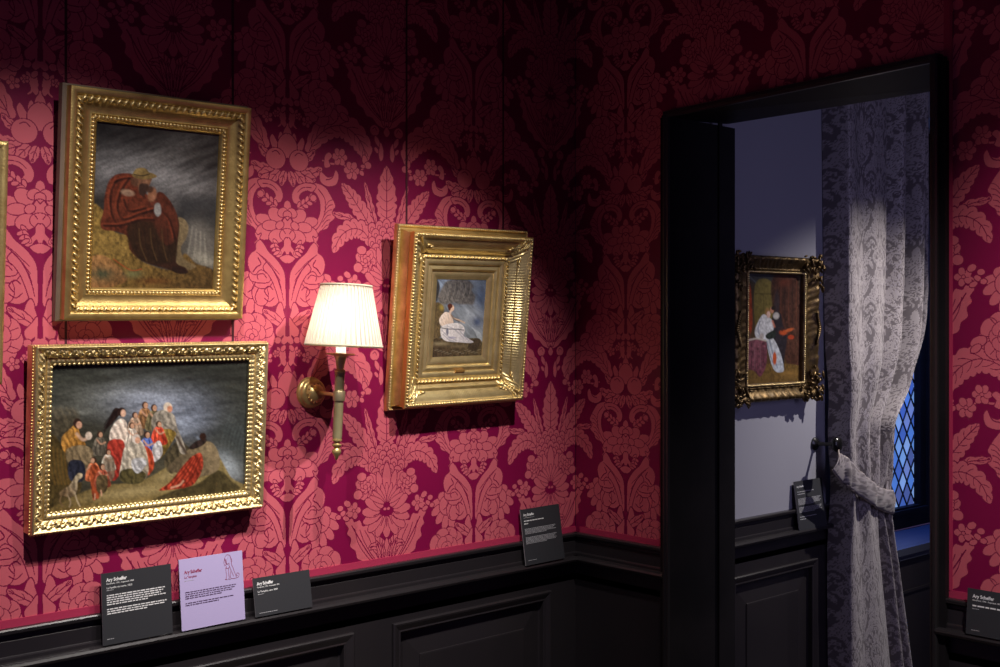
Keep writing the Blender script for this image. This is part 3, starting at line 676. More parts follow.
# ------------------------------------------------------------------ wainscot
LEDGE = .889
DADO = [(.0, .958), (.017, .958), (.019, .955), (.018, .948), (.012, .944), (.006, .942), (.006, .934), (.009, .931), (.009, .900), (.013, .899), (.014, .896), (.014, .889), (.026, .889), (.033, .886), (.036, .881), (.034, .875), (.028, .872), (.010, .870), (.002, .866), (.002, .812), (0, .812)]
def prism(mb, prof, p0, p1, out):
    """sweep a (out, z) profile from p0 to p1 on the wall; out = unit vector off the wall"""
    V = []; n = len(prof)
    for p in (p0, p1):
        for d, z in prof: V.append((p[0]+out[0]*d, p[1]+out[1]*d, z))
    F = [(i, (i+1) % n, n+(i+1) % n, n+i) for i in range(n)]+[tuple(range(n)), tuple(range(2*n-1, n-1, -1))]
    mb.add(V, F)
def frame_sweep(w, h, prof, mb, T, seg=None, disp=None, kz=1.0):
    """mitred frame: prof = [(inset, height)]; T maps local (x, height, z) (x from 0..w, z from 0..h) to space"""
    V = []; F = []; np_ = len(prof)
    for side in range(4):
        L = w if side % 2 == 0 else h; n = 1 if not seg else max(int(L/seg), 2); base = len(V)
        for i in range(n+1):
            for k, (s, d) in enumerate(prof):
                e = s if side % 2 == 0 else s*kz
                a = e+(L-2*e)*i/n; dd = d+(disp(k, s, a-L/2, side) if disp else 0)
                x, z = ((a, s*kz), (w-s, a), (w-a, h-s*kz), (s, h-a))[side]
                V.append(T(x, dd, z))
        for i in range(n):
            for k in range(np_-1):
                b = base+i*np_+k; F.append((b, b+np_, b+np_+1, b+1))
    return mb.add(V, F)
def panel(mb, x0, x1, z0, z1, T):
    """bolection moulding with a raised field"""
    w, h = x1-x0, z1-z0
    frame_sweep(w, h, [(0, 0), (.0, .010), (.003, .013), (.008, .012), (.022, .006), (.026, .007), (.029, .005), (.030, -.010), (.036, -.012), (.100, -.006), (.101, -.0025), (.105, -.002)], mb, lambda x, d, z: T(x0+x, d, z0+z))
    a = .105; mb.add([T(x0+x, -.002, z0+z) for x, z in ((a, a), (w-a, a), (w-a, h-a), (a, h-a))], [(0, 1, 2, 3)])
def rails(mb, u0, u1, ztop, zbot, panels, T, pz):
    """stiles and rails around the panel openings, u along the wall"""
    def b(a, c, z0, z1):
        P = [T(u, d, z) for z in (z0, z1) for d in (.002, -.016) for u in (a, c)]
        mb.add(P, [(0, 2, 3, 1), (4, 5, 7, 6), (0, 1, 5, 4), (2, 6, 7, 3), (0, 4, 6, 2), (1, 3, 7, 5)])
    b(u0, u1, pz[1], ztop); b(u0, u1, zbot, pz[0]); e = u0
    for p0, p1 in panels: b(e, p0, pz[0], pz[1]); e = p1
    b(e, u1, pz[0], pz[1])
g = MB(); TA = lambda x, d, z: (x, -d, z)
prism(g, DADO, (-2.75, 0), (-.002, 0), (0, -1))
PA = [(-2.166, -1.568), (-1.440, -.842), (-.7135, -.1155)]
rails(g, -2.75, -.002, .83, .16, PA, TA, (.25, .795))
for a, b in PA: panel(g, a, b, .25, .795, TA)
struct(g, 'trim_4', M['black_dado'])
g = MB(); g.box(-2.75, -.018, 0, -.002, .016, .16); struct(g, 'baseboard_left', M['black_paint'])
g = MB(); TB = lambda u, d, z: (-d, -u, z)
prism(g, DADO, (0, -.002), (0, DL), (-1, 0)); prism(g, DADO, (0, DR+.004), (0, -2.05), (-1, 0))
rails(g, .002, -DL, .83, .16, [], TB, (.25, .795)); rails(g, -DR-.004, 2.05, .83, .16, [(1.32, 1.92)], TB, (.25, .795)); panel(g, 1.32, 1.92, .25, .795, TB)
struct(g, 'trim_5', M['black_dado'])
g = MB(); g.box(-.018, 0, 0, .016, DL, .16); g.box(-.018, DR, 0, .016, -2.05, .16); struct(g, 'baseboard_right', M['black_paint'])
g = MB(); g.box(-2.75, .018, 0, .285, .10, 2.9); struct(g, 'wall_back', M['black_paint'])

# ------------------------------------------------------------------ doorway: thick wall core, lining and a slightly crooked old casing
YL, YR = -.3875, -1.175                      # inner edges of the casing
g = MB(); g.box(.018, .018, 0, .285, YL+.03, 2.9); g.box(.018, YR-.03, 0, .285, -2.05, 2.9); g.box(.018, YL+.03, 2.23, .285, YR-.03, 2.9); struct(g, 'wall_doorway', M['grey_wall'])
g = MB()
g.box(-.02, YL+.034, 0, .290, YL+.002, 2.186)      # left lining
g.box(-.02, YR-.002, 0, .290, YR-.034, 2.214)
g.add([(-.02, YL+.03, 2.184), (-.02, YR-.03, 2.214), (.290, YR-.03, 2.210), (.290, YL+.03, 2.202), (-.02, YL+.03, 2.192), (-.02, YR-.03, 2.222), (.290, YR-.03, 2.27), (.290, YL+.03, 2.25)],
      [(0, 1, 2, 3), (4, 7, 6, 5), (0, 4, 5, 1), (1, 5, 6, 2), (2, 6, 7, 3), (3, 7, 4, 0)])
g.box(.205, YL+.002, 0, .22, YL-.004, 2.2)           # stop bead on the left lining
# casing: stepped section, left, head (tilted) and right
def casing(P):
    """P: four (y, z) corners outer/inner path, mitred"""
    prof = [(0, 0), (0, .028), (.003, .034), (.009, .034), (.011, .030), (.0175, .029), (.0175, .019)]
    outer = [(DL, 0), (DL, 2.2014), (DR, 2.2312), (DR, 0)]; inner = [(YL, 0), (YL, 2.182), (YR, 2.2105), (YR, 0)]
    V = []; F = []; n = len(prof)
    for (yo, zo), (yi, zi) in zip(outer, inner):
        for s, d in prof:
            t = s/.0175; V.append((-d, yo+(yi-yo)*t, zo+(zi-zo)*t))
    for i in range(3):
        for k in range(n-1): F.append((i*n+k, i*n+k+1, (i+1)*n+k+1, (i+1)*n+k))
    g.add(V, F)
door = struct(g, 'door_1', M['black_paint'])
g = MB(); casing(None); g.build('door_casing', M['casing_paint'], door)

# ------------------------------------------------------------------ far room
YF = -.2
g = MB(); g.box(.291, YF, .955, 1.14, .015, 2.9); g.box(2.42, YF, 0, 3.4, .015, 2.9); g.box(1.14, YF, 2.42, 2.42, .015, 2.9); struct(g, 'wall_far', M['grey_wall'])
g = MB(); prism(g, DADO, (.292, YF), (1.14, YF), (0, -1)); TF = lambda x, d, z: (x, YF-d, z)
rails(g, .292, 1.14, .83, .16, [(.512, 1.016)], TF, (.25, .7715)); panel(g, .512, 1.016, .25, .7715, TF)
g.box(.292, YF+.014, .1, 1.14, YF+.03, .955); struct(g, 'trim_6', M['black_dado'])
g = MB(); g.box(.292, YF-.018, 0, 2.42, YF+.016, .16); struct(g, 'baseboard_far', M['black_paint'])
g = MB(); g.box(3.4, -4.2, 0, 3.5, .015, 2.9); struct(g, 'wall_end', M['grey_wall'])
g = MB(); g.box(-2.75, -4.2, -.06, 3.5, .05, 0); struct(g, 'floor', M['floor'])
g = MB(); g.box(-2.75, -4.2, 2.9, 3.5, .1, 3.0); struct(g, 'ceiling', M['plaster'])

# window in its deep recess
win = empty('window_1', (1.18, .03, .735)); tag(win, kind='structure')
g = MB()
W0, W1, G0, G1, GZ0, GZ1 = 1.14, 2.42, 1.22, 2.138, .822, 2.30
def wb(a, y0, z0, b, y1, z1): g.box(a-1.18, y0-.03, z0-.735, b-1.18, y1-.03, z1-.735)
wb(W0, .0, .735, W1, .05, GZ0); wb(W0, .0, GZ1, W1, .05, 2.42); wb(W0, .0, GZ0, G0, .05, GZ1); wb(G1, .0, GZ0, W1, .05, GZ1)
wb(W0, -.012, .80, W1, .0, .814); wb(G1+.045, -.012, .814, G1+.062, 0, GZ1)
g.build('window_frame', M['black_paint'], win)
# leaded diamonds
DX, DZd = .0685, .102
cols = []; V = []; F = []; lead = MB()
r_ = random.Random(4)
pal = [(.10, .26, .80), (.16, .36, .90), (.07, .16, .60), (.28, .48, .95), (.20, .30, .72), (.09, .14, .42), (.22, .44, .92)]
for i in range(-1, int((G1-G0)/DX*2)+3):
    for j in range(-1, int((GZ1-GZ0)/DZd*2)+3):
        if (i+j) % 2: continue
        cx, cz = G0+i*DX/2, GZ0+j*DZd/2; P = []
        for px, pz in ((cx-DX/2, cz), (cx, cz-DZd/2), (cx+DX/2, cz), (cx, cz+DZd/2)):
            P.append((min(max(px, G0), G1)-1.18, 0.0, min(max(pz, GZ0), GZ1)-.735))
        c = r_.choice(pal); b = len(V); V += P; F.append((b, b+1, b+2, b+3)); cols += [c+(1,)]*4
me = bpy.data.meshes.new('leaded_glass'); me.from_pydata(V, [], F); at = me.color_attributes.new('pigment', 'FLOAT_COLOR', 'POINT'); at.data.foreach_set('color', np.array(cols, np.float32).ravel())
M['glass'] = mat_attr('dusk-lit tinted glass', .12, .5, emit=.62)
link('leaded_glass', me, M['glass'], win)
slope = DZd/DX
def came(x0, z0, s):
    # clip the line z = z0 + s*(x-x0) to the light opening
    pts = []
    for x in (G0, G1):
        z = z0+s*(x-x0)
        if GZ0 <= z <= GZ1: pts.append((x, z))
    for z in (GZ0, GZ1):
        x = x0+(z-z0)/s
        if G0 < x < G1: pts.append((x, z))
    if len(pts) < 2: return
    a, b = pts[0], pts[1]; d = Vector((b[0]-a[0], 0, b[1]-a[1]))
    if d.length < .01: return
    n = Vector((-d.z, 0, d.x)).normalized()*.0042
    A, B = Vector((a[0]-1.18, 0, a[1]-.735)), Vector((b[0]-1.18, 0, b[1]-.735)); o = Vector((0, -.005, 0))
    lead.add([A+n, A+o, A-n, B+n, B+o, B-n], [(0, 1, 4, 3), (1, 2, 5, 4), (0, 2, 1), (3, 4, 5)])
for k in range(-40, 60):
    came(G0+DX/2+k*DX, GZ0, slope); came(G0+DX/2+k*DX, GZ0, -slope)
lead.build('lead_cames', M['lead'], win, fix=False)
M['sill'] = mat('dark glossy sill paint', (.045, .05, .075), .35, 0, .5)
g = MB(); g.box(1.141, -.195, .700, 2.419, .0, .731); g.box(1.13, -.222, .704, 2.43, -.194, .731); g.box(1.135, -.214, .684, 2.425, -.194, .703)
gap_ = MB(); gap_.box(1.14, -.200, .16, 2.42, -.17, .70); gap_.box(1.14, -.206, .55, 2.42, -.2, .56)
sl = g.build('window_sill', M['sill'], None); sl.parent = win; sl.location = (-1.18, -.03, -.735)
ap = gap_.build('apron', M['black_dado'], None); ap.parent = win; ap.location = (-1.18, -.03, -.735)

# ------------------------------------------------------------------ picture frames
def frame_matrix(x0, yf, z0, W, depth, lean, roll):
    """(x0, yf, z0) = lower left corner of the frame's front face"""
    R = Matrix.Rotation(math.radians(lean), 4, 'X') @ Matrix.Rotation(-math.radians(roll), 4, 'Y')
    return Matrix.Translation(Vector((x0, yf, z0))) @ R @ Matrix.Translation(Vector((W/2, depth, 0)))
def ornate(name, label, W, H, prof, m, disp=None, seg=.0015, cat='painting', kz=1.0):
    root = empty(name); tag(root, label, cat)
    g = MB(); T = lambda x, d, z: (x-W/2, -d, z)
    frame_sweep(W, H, prof, g, T, seg, disp, kz); o = g.build('picture_frame', m, root, fix=False); auto_smooth(o, 50)
    return root
def canvas_mesh(C, root, cw, ch, W, H, depth, name='canvas'):
    nx, ny = C.nx+1, C.ny+1
    X = (C.U-.5)*cw; Z = H/2+(.5-C.V)*ch; V = np.stack([X, np.full(X.shape, -depth), Z], -1).reshape(-1, 3)
    i = np.arange((ny-1)*(nx-1)); r, c = i//(nx-1), i % (nx-1); a = r*nx+c
    me = mesh_np(name, V, np.stack([a, a+nx, a+nx+1, a+1], 1))
    at = me.color_attributes.new('pigment', 'FLOAT_COLOR', 'POINT')
    col = np.concatenate([np.clip(C.c, 0, 1)*PIGMENT_GAIN, np.ones(C.c.shape[:2]+(1,))], -1).astype(np.float32); at.data.foreach_set('color', col.ravel())
    o = link(name, me, M['oil'], root, True)
    b = MB(); b.box(-cw/2-.008, -depth+.002, H/2-ch/2-.008, cw/2+.008, -depth+.006, H/2+ch/2+.008); b.build('backing_board', M['rabbet'], root)
    return o
PIGMENT_GAIN = .95
def beads(mb, w, h, inset, height, r, pitch, stretch=1.0):
    """row of beads around a rectangle at the given inset"""
    for side in range(4):
        L = (w if side % 2 == 0 else h)-2*inset; n = max(int(L/pitch), 1)
        for i in range(n):
            a = inset+L*(i+.5)/n
            x, z = ((a, inset), (w-inset, a), (w-a, h-inset), (inset, h-a))[side]
            rr = (r*stretch, r, r) if side % 2 == 0 else (r, r, r*stretch)
            mb.blob((x-w/2, -height, z), rr, 6, 4)
def rope(mb, w, h, inset, height, r, pitch, tilt=.9):
    """twisted ribbon: slanted lozenges along the rail"""
    for side in range(4):
        L = (w if side % 2 == 0 else h)-2*inset; n = max(int(L/pitch), 1)
        for i in range(n):
            a = inset+L*(i+.5)/n
            x, z = ((a, inset), (w-inset, a), (w-a, h-inset), (inset, h-a))[side]
            Rm = Matrix.Rotation((0 if side % 2 == 0 else PI/2)+(-tilt if side < 2 else -tilt), 3, 'Y')
            mb.blob((x-w/2, -height, z), (pitch*.62, r, r*.55), 6, 5, Rm)

# painting 1: brooding man with the hat --------------------------------------
W, H, D = .4345, .4975, .042
root = ornate('framed_painting', 'gold-framed painting of a cloaked man in a wide hat seated on rocks', W, H,
    [(0, .0), (0, D-.004), (.001, D-.001), (.004, D), (.013, D), (.016, D-.002), (.018, D-.006), (.022, D-.004), (.026, D-.006), (.029, D-.009), (.035, D-.013), (.043, D-.015), (.050, D-.0165), (.053, D-.0155), (.055, D-.019), (.062, D-.020), (.0635, D-.017), (.067, D-.019), (.069, D-.026)], M['gold_dimmed'])
root.matrix_world = frame_matrix(-1.6255, -D-.001, 1.6065, W, D, 5.6, .45)
g = MB(); rope(g, W, H, .0225, D-.004, .0058, .0155); auto_smooth(g.build('rope_moulding', M['gold_pale'], root, True, False), 60)
g = MB(); beads(g, W, H, .0585, D-.0185, .0038, .0088); g.build('beading', M['gold_pale'], root, True, False)
g = MB(); g.box(-W/2-.004, -.020, -.004, W/2+.004, -.0005, H+.004); 
bk = MB(); frame_sweep(W+.012, H+.010, [(0, 0), (0, .018), (.004, .020), (.02, .020)], bk, lambda x, d, z: (x-W/2-.009, -d, z-.005)); o = bk.build('back_frame', M['rabbet'], root, fix=False)
canvas_mesh(painted_wanderer(), root, W-.136, H-.136, W, H, D-.026)

# painting 2: castaways on the shore -----------------------------------------
W, H, D = .5600, .3990, .045
def ogee(k, s, a, side):
    if .007 < s < .026:
        e = math.sin(PI*(s-.007)/.019); q = a/.030+(.5 if side > 1 else 0)
        return e*(.0022*math.sin(2*PI*q+220*s)+.0018*math.sin(4*PI*q-380*s)+.0012*math.sin(9.4*PI*q+500*s))
    if .029 < s < .042: return .0022*abs(math.sin(PI*a/.0105))*math.sin(PI*(s-.029)/.013)
    return 0
pr = [(0, 0), (0, D-.005), (.0015, D-.001), (.003, D), (.006, D-.001), (.007, D-.003)]+[(.007+.019*i/9, D-.004-.010*(i/9)+.003*math.sin(PI*i/9)) for i in range(1, 10)]+[(.027, D-.014), (.0285, D-.017), (.030, D-.0135)]+[(.030+.011*i/5, D-.0135-.005*(i/5)**1.6) for i in range(1, 6)]+[(.0412, D-.028)]
root = ornate('framed_painting', 'wide gold-framed painting of a huddled group on a stormy shore', W, H, pr, M['gold_pale'], ogee, .0014)
root.matrix_world = frame_matrix(-1.6955, -D-.002, 1.1530, W, D, 4.0, .25)
g = MB(); beads(g, W+.002, H+.002, 0, D-.012, .0026, .0066, 1.1)
gg = g.build('edge_beading', M['gold'], root, True, False); gg.location.z = -.002
g = MB()
for side in range(4):                         # carved leaf scrolls lying in the cove
    L = (W if side % 2 == 0 else H)-.034; n = int(L/.021)
    for i in range(n):
        a = .017+L*(i+.5)/n; sg = 1 if i % 2 else -1
        x, z = ((a, .0165), (W-.0165, a), (W-a, H-.0165), (.0165, H-a))[side]
        for q in range(3):
            dx, dz = ((-6, 2), (0, -3), (6, 3))[q]; dx *= .001; dz *= .001*sg
            ox, oz = (dx, dz) if side % 2 == 0 else (dz, dx)
            g.blob((x+ox-W/2, -(D-.0065), z+oz), (.0046, .0022, .0019), 6, 4, Matrix.Rotation((q-1)*.9*sg+(0 if side % 2 == 0 else PI/2), 3, 'Y'))
g.build('carved_scrolls', M['gold_pale'], root, True, False)
g = MB()
for side in range(4):                         # leaf tips hanging over the canvas
    L = (W if side % 2 == 0 else H)-.084; n = int(L/.0105)
    for i in range(n):
        a = .042+L*(i+.5)/n; x, z = ((a, .0405), (W-.0405, a), (W-a, H-.0405), (.0405, H-a))[side]
        g.blob((x-W/2, -(D-.0175), z), (.0046, .003, .0034) if side % 2 == 0 else (.0034, .003, .0046), 6, 4)
g.build('leaf_tips', M['gold_pale'], root, True, False)
canvas_mesh(painted_shore(), root, W-.0825, H-.0825, W, H, D-.024)

# painting 3: pale figure on a rock, deep double frame ------------------------
root = empty('framed_painting'); tag(root, 'small painting of a pale seated figure in a deep stepped gold frame', 'painting')
Wb, Hb, Db = .4735, .4975, .016
W, H, D = .4300, .4635, .062
Mx = frame_matrix(-.7388, -Db-.001, 1.3655, Wb, Db, 6.1, .56); root.matrix_world = Mx
g = MB(); frame_sweep(Wb, Hb, [(0, 0), (0, Db-.005), (.002, Db-.001), (.004, Db), (.007, Db-.001), (.0085, Db-.004), (.012, Db-.003), (.0125, Db+.002), (.019, Db+.018), (.0205, Db+.024), (.022, Db+.024), (.026, Db+.024), (.060, Db+.024)], g, lambda x, d, z: (x-Wb/2, -d, z), .01)
auto_smooth(g.build('back_frame', M['gold'], root, fix=False), 40)
g = MB(); beads(g, Wb, Hb, .0035, Db-.0005, .0028, .0075, 1.2); g.build('edge_ribbing', M['gold_pale'], root, True, False)
zo = (Hb-H)/2-.002
T3 = lambda x, d, z: (x-W/2, -d, z+zo)
g = MB(); frame_sweep(W, H, [(0, .0), (0, D-.012), (-.002, D-.010), (-.002, D-.002), (0, D)], g, T3, .02); g.build('box_side', M['gold_orange'], root, fix=False)
def flute(k, s, a, side):
    L = (W if side % 2 == 0 else H)/2
    if .014 < s < .056:
        e = math.sin(PI*(s-.014)/.042); edge = L-s-abs(a)
        if edge < .026: return e*(.004*math.sin(PI*edge/.026)+.0022*math.sin(edge*600+s*300))
        return -.0036*e*abs(math.sin(PI*a/.0078)) if side % 2 else -.0007*e*abs(math.sin(PI*a/.0062))
    return 0
pr = [(0, D), (.009, D), (.0115, D-.002), (.0125, D-.006), (.014, D-.007)]+[(.014+.042*i/10, D-.007-.030*(1-math.cos(PI/2*i/10))**.8-.003*i/10) for i in range(1, 11)]
pr += [(.058, D-.035), (.066, D-.035), (.068, D-.039), (.071, D-.037), (.080, D-.037), (.084, D-.039), (.086, D-.043), (.089, D-.042), (.096, D-.040), (.101, D-.043), (.103, D-.047), (.106, D-.046), (.114, D-.046), (.120, D-.049), (.1245, D-.050), (.1255, D-.052)]
g = MB(); frame_sweep(W, H, pr, g, T3, .0013, flute); auto_smooth(g.build('box_frame', M['gold_pale'], root, fix=False), 45)
g = MB(); beads(g, W, H, .0050, D+.0008, .0040, .0088, .95); gg = g.build('beading', M['gold_pale'], root, True, False); gg.location.z = zo
g = MB(); rope(g, W, H, .062, D-.034, .0042, .0125, .7); gg = g.build('rope_moulding', M['gold_pale'], root, True, False); gg.location.z = zo
for cx in (0, 1):                               # acanthus leaves on the cove's corners
    for cz in (0, 1):
        g = MB()
        for k in range(7):
            t = k/6; ang = (PI/4 if cx == cz else -PI/4)
            for s_ in (-1, 1):
                px, pz = .020+.028*t+(s_*.006*(1-t)+.002), .020+.028*t-(s_*.006*(1-t)+.002)
                x = px if not cx else W-px; z = pz if not cz else H-pz
                g.blob((x-W/2, -(D-.003-.026*t**1.3), z+zo), (.0085, .0055, .0030), 6, 4, Matrix.Rotation(-ang+s_*.5, 3, 'Y'))
        for k in range(3):
            for ax in (0, 1):
                px, pz = (.052+.010*k, .028+.004*k) if ax else (.028+.004*k, .052+.010*k)
                x = px if not cx else W-px; z = pz if not cz else H-pz
                g.blob((x-W/2, -(D-.017), z+zo), (.008, .005, .003) if ax else (.003, .005, .008), 6, 4)
        g.build('corner_acanthus', M['gold_pale'], root, True, False)
C3 = painted_rock_figure(); cw, ch = W-.250, H-.246
C = canvas_mesh(C3, root, cw, ch, W, H+2*zo, D-.051)
g = MB(); g.box(-.017, -(D-.034), H*.5-.148+zo, .017, -(D-.038), H*.5-.142+zo); g.build('name_plate', M['gold_orange'], root)

# painting 4: interior with a couple, in the far room --------------------------
W, H, D = .490, .483, .045
pr = [(0, 0), (0, D-.010), (.004, D-.004), (.012, D), (.020, D-.001), (.032, D-.008), (.045, D-.014), (.056, D-.016), (.062, D-.012), (.066, D-.013), (.068, D-.016), (.0695, D-.012), (.074, D-.010), (.079, D-.012), (.0815, D-.016), (.0825, D-.024)]
pr = [(s_*1.08, d_) for s_, d_ in pr]
def swept(k, s, a, side): return .0016*math.sin(a*210+s*90)*math.sin(a*77)+(.0012*math.sin(a*160) if s < .03 else 0)
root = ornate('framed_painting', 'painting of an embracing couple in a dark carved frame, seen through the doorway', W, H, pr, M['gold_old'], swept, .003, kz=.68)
Mx4 = frame_matrix(.4800, YF-D-.001, 1.3390, W, D, 1.0, .2); root.matrix_world = Mx4
g = MB()
for side in range(4):
    L = (W if side % 2 == 0 else H)-(.160 if side % 2 == 0 else .108); n = int(L/.007)
    for i in range(n):
        a = (.080 if side % 2 == 0 else .054)+L*(i+.5)/n; x, z = ((a, .054), (W-.080, a), (W-a, H-.054), (.080, H-a))[side]
        g.blob((x-W/2, -(D-.0105), z), (.0042, .003, .003), 5, 4, Matrix.Rotation(.7*(i % 3), 3, 'Y'))
g.build('sight_edge_carving', M['gold_pale'], root, True, False)
rr = random.Random(11)
for cx, cz in ((0, 0), (1, 0), (0, 1), (1, 1)):
    g = MB(); sx, sz = (1 if cx else -1), (1 if cz else -1)
    for k in range(46):
        if k < 23: px, pz = rr.uniform(-.012, .095), rr.uniform(-.006, .050)*(1-k*.01)
        else: pz, px = rr.uniform(-.010, .110), rr.uniform(-.012, .046)
        x = sx*(W/2-px); z = H/2+sz*(H/2-pz)
        g.blob((x, -(D+rr.uniform(-.008, .008)), z), (rr.uniform(.008, .016), rr.uniform(.004, .008), rr.uniform(.003, .006)), 6, 5, Matrix.Rotation(rr.uniform(0, PI), 3, 'Y'))
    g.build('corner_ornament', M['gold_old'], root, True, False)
for side in range(2):
    g = MB()
    for k in range(16):
        t = (k-7.5)/7.5; g.blob(((1 if side else -1)*(W/2-.006-.018*abs(t)), -(D+.002), H/2+t*.05), (.011, .005, .004), 6, 4, Matrix.Rotation(t*1.2, 3, 'Y'))
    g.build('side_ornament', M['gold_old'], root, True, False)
canvas_mesh(painted_interior(), root, W-.177, H-.121, W, H, D-.024)

# painting 5: only its right rail is in view at the left edge of the photograph
W, H, D = .42, .500, .040
root = ornate('framed_painting', 'picture at the far left edge, only a strip of plain gold frame showing', W, H,
    [(0, 0), (0, D-.004), (.002, D-.001), (.010, D), (.014, D-.003), (.03, D-.012), (.044, D-.015), (.050, D-.013), (.054, D-.016), (.055, D-.024)], M['gold'], None, .02)
root.matrix_world = frame_matrix(P5X-W, -D-.001, P5Z, W, D, 5.0, .3)
C5 = Canvas(.31, .39, .006, [(0, 0), (10, 0), (10, 10), (0, 10)]); C5.fill((60, 54, 46), (84, 66, 40)); C5.strokes(2, 1, .3, .5, 3)
canvas_mesh(C5, root, W-.108, H-.108, W, H, D-.022)

# ------------------------------------------------------------------ wall lamp
lamp = empty('wall_lamp', (-.985, -.0005, 1.424)); tag(lamp, 'brass wall sconce with a lit pleated cream shade between the gold-framed paintings', 'lamp')
RY = Matrix.Rotation(PI/2, 4, 'X')            # lathe axis z -> -y (off the wall)
g = MB(); rf = lambda a, z: 1
g.lathe([(.0, 0), (.040, 0), (.040, .004), (.038, .008), (.035, .010), (.034, .014), (.036, .017), (.034, .021), (.029, .024), (.026, .024), (.024, .028), (.018, .036), (.012, .040), (.008, .041), (0, .041)], 40, Matrix.Translation((.012, 0, 0)) @ RY)
auto_smooth(g.build('rosette', M['brass'], lamp), 40)
g = MB()
for k in range(14):
    a = 2*PI*k/14; g.blob((.012+.0225*math.cos(a), -.029, .0225*math.sin(a)), (.0055, .003, .0026), 6, 4, Matrix.Rotation(-a, 3, 'Y'))
g.build('rosette_relief', M['brass'], lamp, True, False)
g = MB(); g.tube([(.012, -.036, .002), (.008, -.075, .001), (.004, -.11, .0), (.001, -.135, -.002)], [.0065, .0052, .005, .005], 12); g.build('bracket_arm', M['brass'], lamp, True)
TL = Matrix.Translation((0, -.145, 0)) @ Matrix.Rotation(math.radians(3.0), 4, 'Y')
g = MB(); g.lathe([(.0, -.108), (.010, -.108), (.0115, -.100), (.0115, .048), (.0125, .050), (.0125, .055), (.010, .058), (.0, .058)], 24, TL); auto_smooth(g.build('stem', M['brass_olive'], lamp), 40)
g = MB(); g.lathe([(0, -.014), (.0142, -.014), (.015, -.012), (.015, .009), (.0142, .011), (0, .011)], 24, TL); auto_smooth(g.build('collar', M['steel'], lamp), 40)
g = MB(); g.lathe([(0, -.158), (.003, -.156), (.006, -.148), (.0105, -.141), (.0115, -.135), (.008, -.130), (.0065, -.127), (.011, -.124), (.0115, -.120), (.007, -.117), (.0065, -.113), (.012, -.111), (.012, -.107), (0, -.107)], 24, TL); auto_smooth(g.build('finial', M['brass'], lamp), 50)
g = MB(); g.lathe([(.008, .054), (.0125, .056), (.014, .060), (.009, .064), (.009, .070), (.011, .082), (.014, .092), (.017, .096), (.033, .0985), (.035, .1005), (.034, .102), (0, .1015)], 28, TL, lambda a, z: 1+.05*math.cos(10*a) if .066 < z < .095 else 1); auto_smooth(g.build('drip_pan', M['gold_pale'], lamp), 50)
g = MB(); g.lathe([(.0125, .1015), (.0125, .151), (.0112, .151), (.0112, .1015)], 20, TL); auto_smooth(g.build('candle_sleeve', M['ivory'], lamp), 40)
# pleated shade
sh = bpy.data.materials.new('pleated cream silk shade'); sh.use_nodes = True; nt = sh.node_tree; b = nt.nodes['Principled BSDF']
b.inputs['Base Color'].default_value = (.62, .60, .54, 1); b.inputs['Roughness'].default_value = .8
tr = nt.nodes.new('ShaderNodeBsdfTranslucent'); tr.inputs[0].default_value = (.62, .74, .88, 1); mx = nt.nodes.new('ShaderNodeMixShader'); mx.inputs[0].default_value = .5
nt.links.new(b.outputs[0], mx.inputs[1]); nt.links.new(tr.outputs[0], mx.inputs[2]); nt.links.new(mx.outputs[0], nt.nodes['Material Output'].inputs[0])
TS = TL @ Matrix.Translation((.008, 0, .1205))
NP = 46; V = []; F = []; nz = 12; nA = NP*8; SHH = .147
for i in range(nz+1):
    t = i/nz; r0 = .093-.032*t
    for k in range(nA):
        a = 2*PI*k/nA; ph = (k % 8)/8; r = r0+(.0030 if .25 < ph < .75 else -.0018)*(1-.25*t)*1.0+.0008*math.sin(3*a+2*t)
        V.append(TS @ Vector((r*math.cos(a), r*math.sin(a), t*SHH)))
for i in range(nz):
    for k in range(nA): F.append((i*nA+k, i*nA+(k+1) % nA, (i+1)*nA+(k+1) % nA, (i+1)*nA+k))
g = MB().add(V, F); shade = g.build('lamp_shade', sh, lamp, fix=False); auto_smooth(shade, 60)
M['shade_trim'] = mat('shade binding tape', (.62, .56, .40), .8)
for r, z in ((.0942, .0), (.0622, SHH)):
    g = MB(); g.lathe([(r-.0012, z-.002), (r+.0016, z-.002), (r+.0018, z+.003), (r-.0012, z+.003), (r-.0012, z-.002)], 64, TS); g.build('shade_binding', M['shade_trim'], lamp, True, False)
g = MB(); g.lathe([(0, .104), (.007, .104), (.007, .148), (.013, .152), (.019, .165), (.020, .180), (.014, .205), (.004, .225), (0, .226)], 16, TL)  # glowing lower shank added inside the candle sleeve to make the sleeve shine
bm_ = bpy.data.materials.new('lit candle bulb'); bm_.use_nodes = True; bb = bm_.node_tree.nodes['Principled BSDF']; bb.inputs['Emission Color'].default_value = (1, .58, .30, 1); bb.inputs['Emission Strength'].default_value = LAMP_W; bb.inputs['Base Color'].default_value = (1, .9, .8, 1)
bulb = g.build('bulb', bm_, lamp, True)

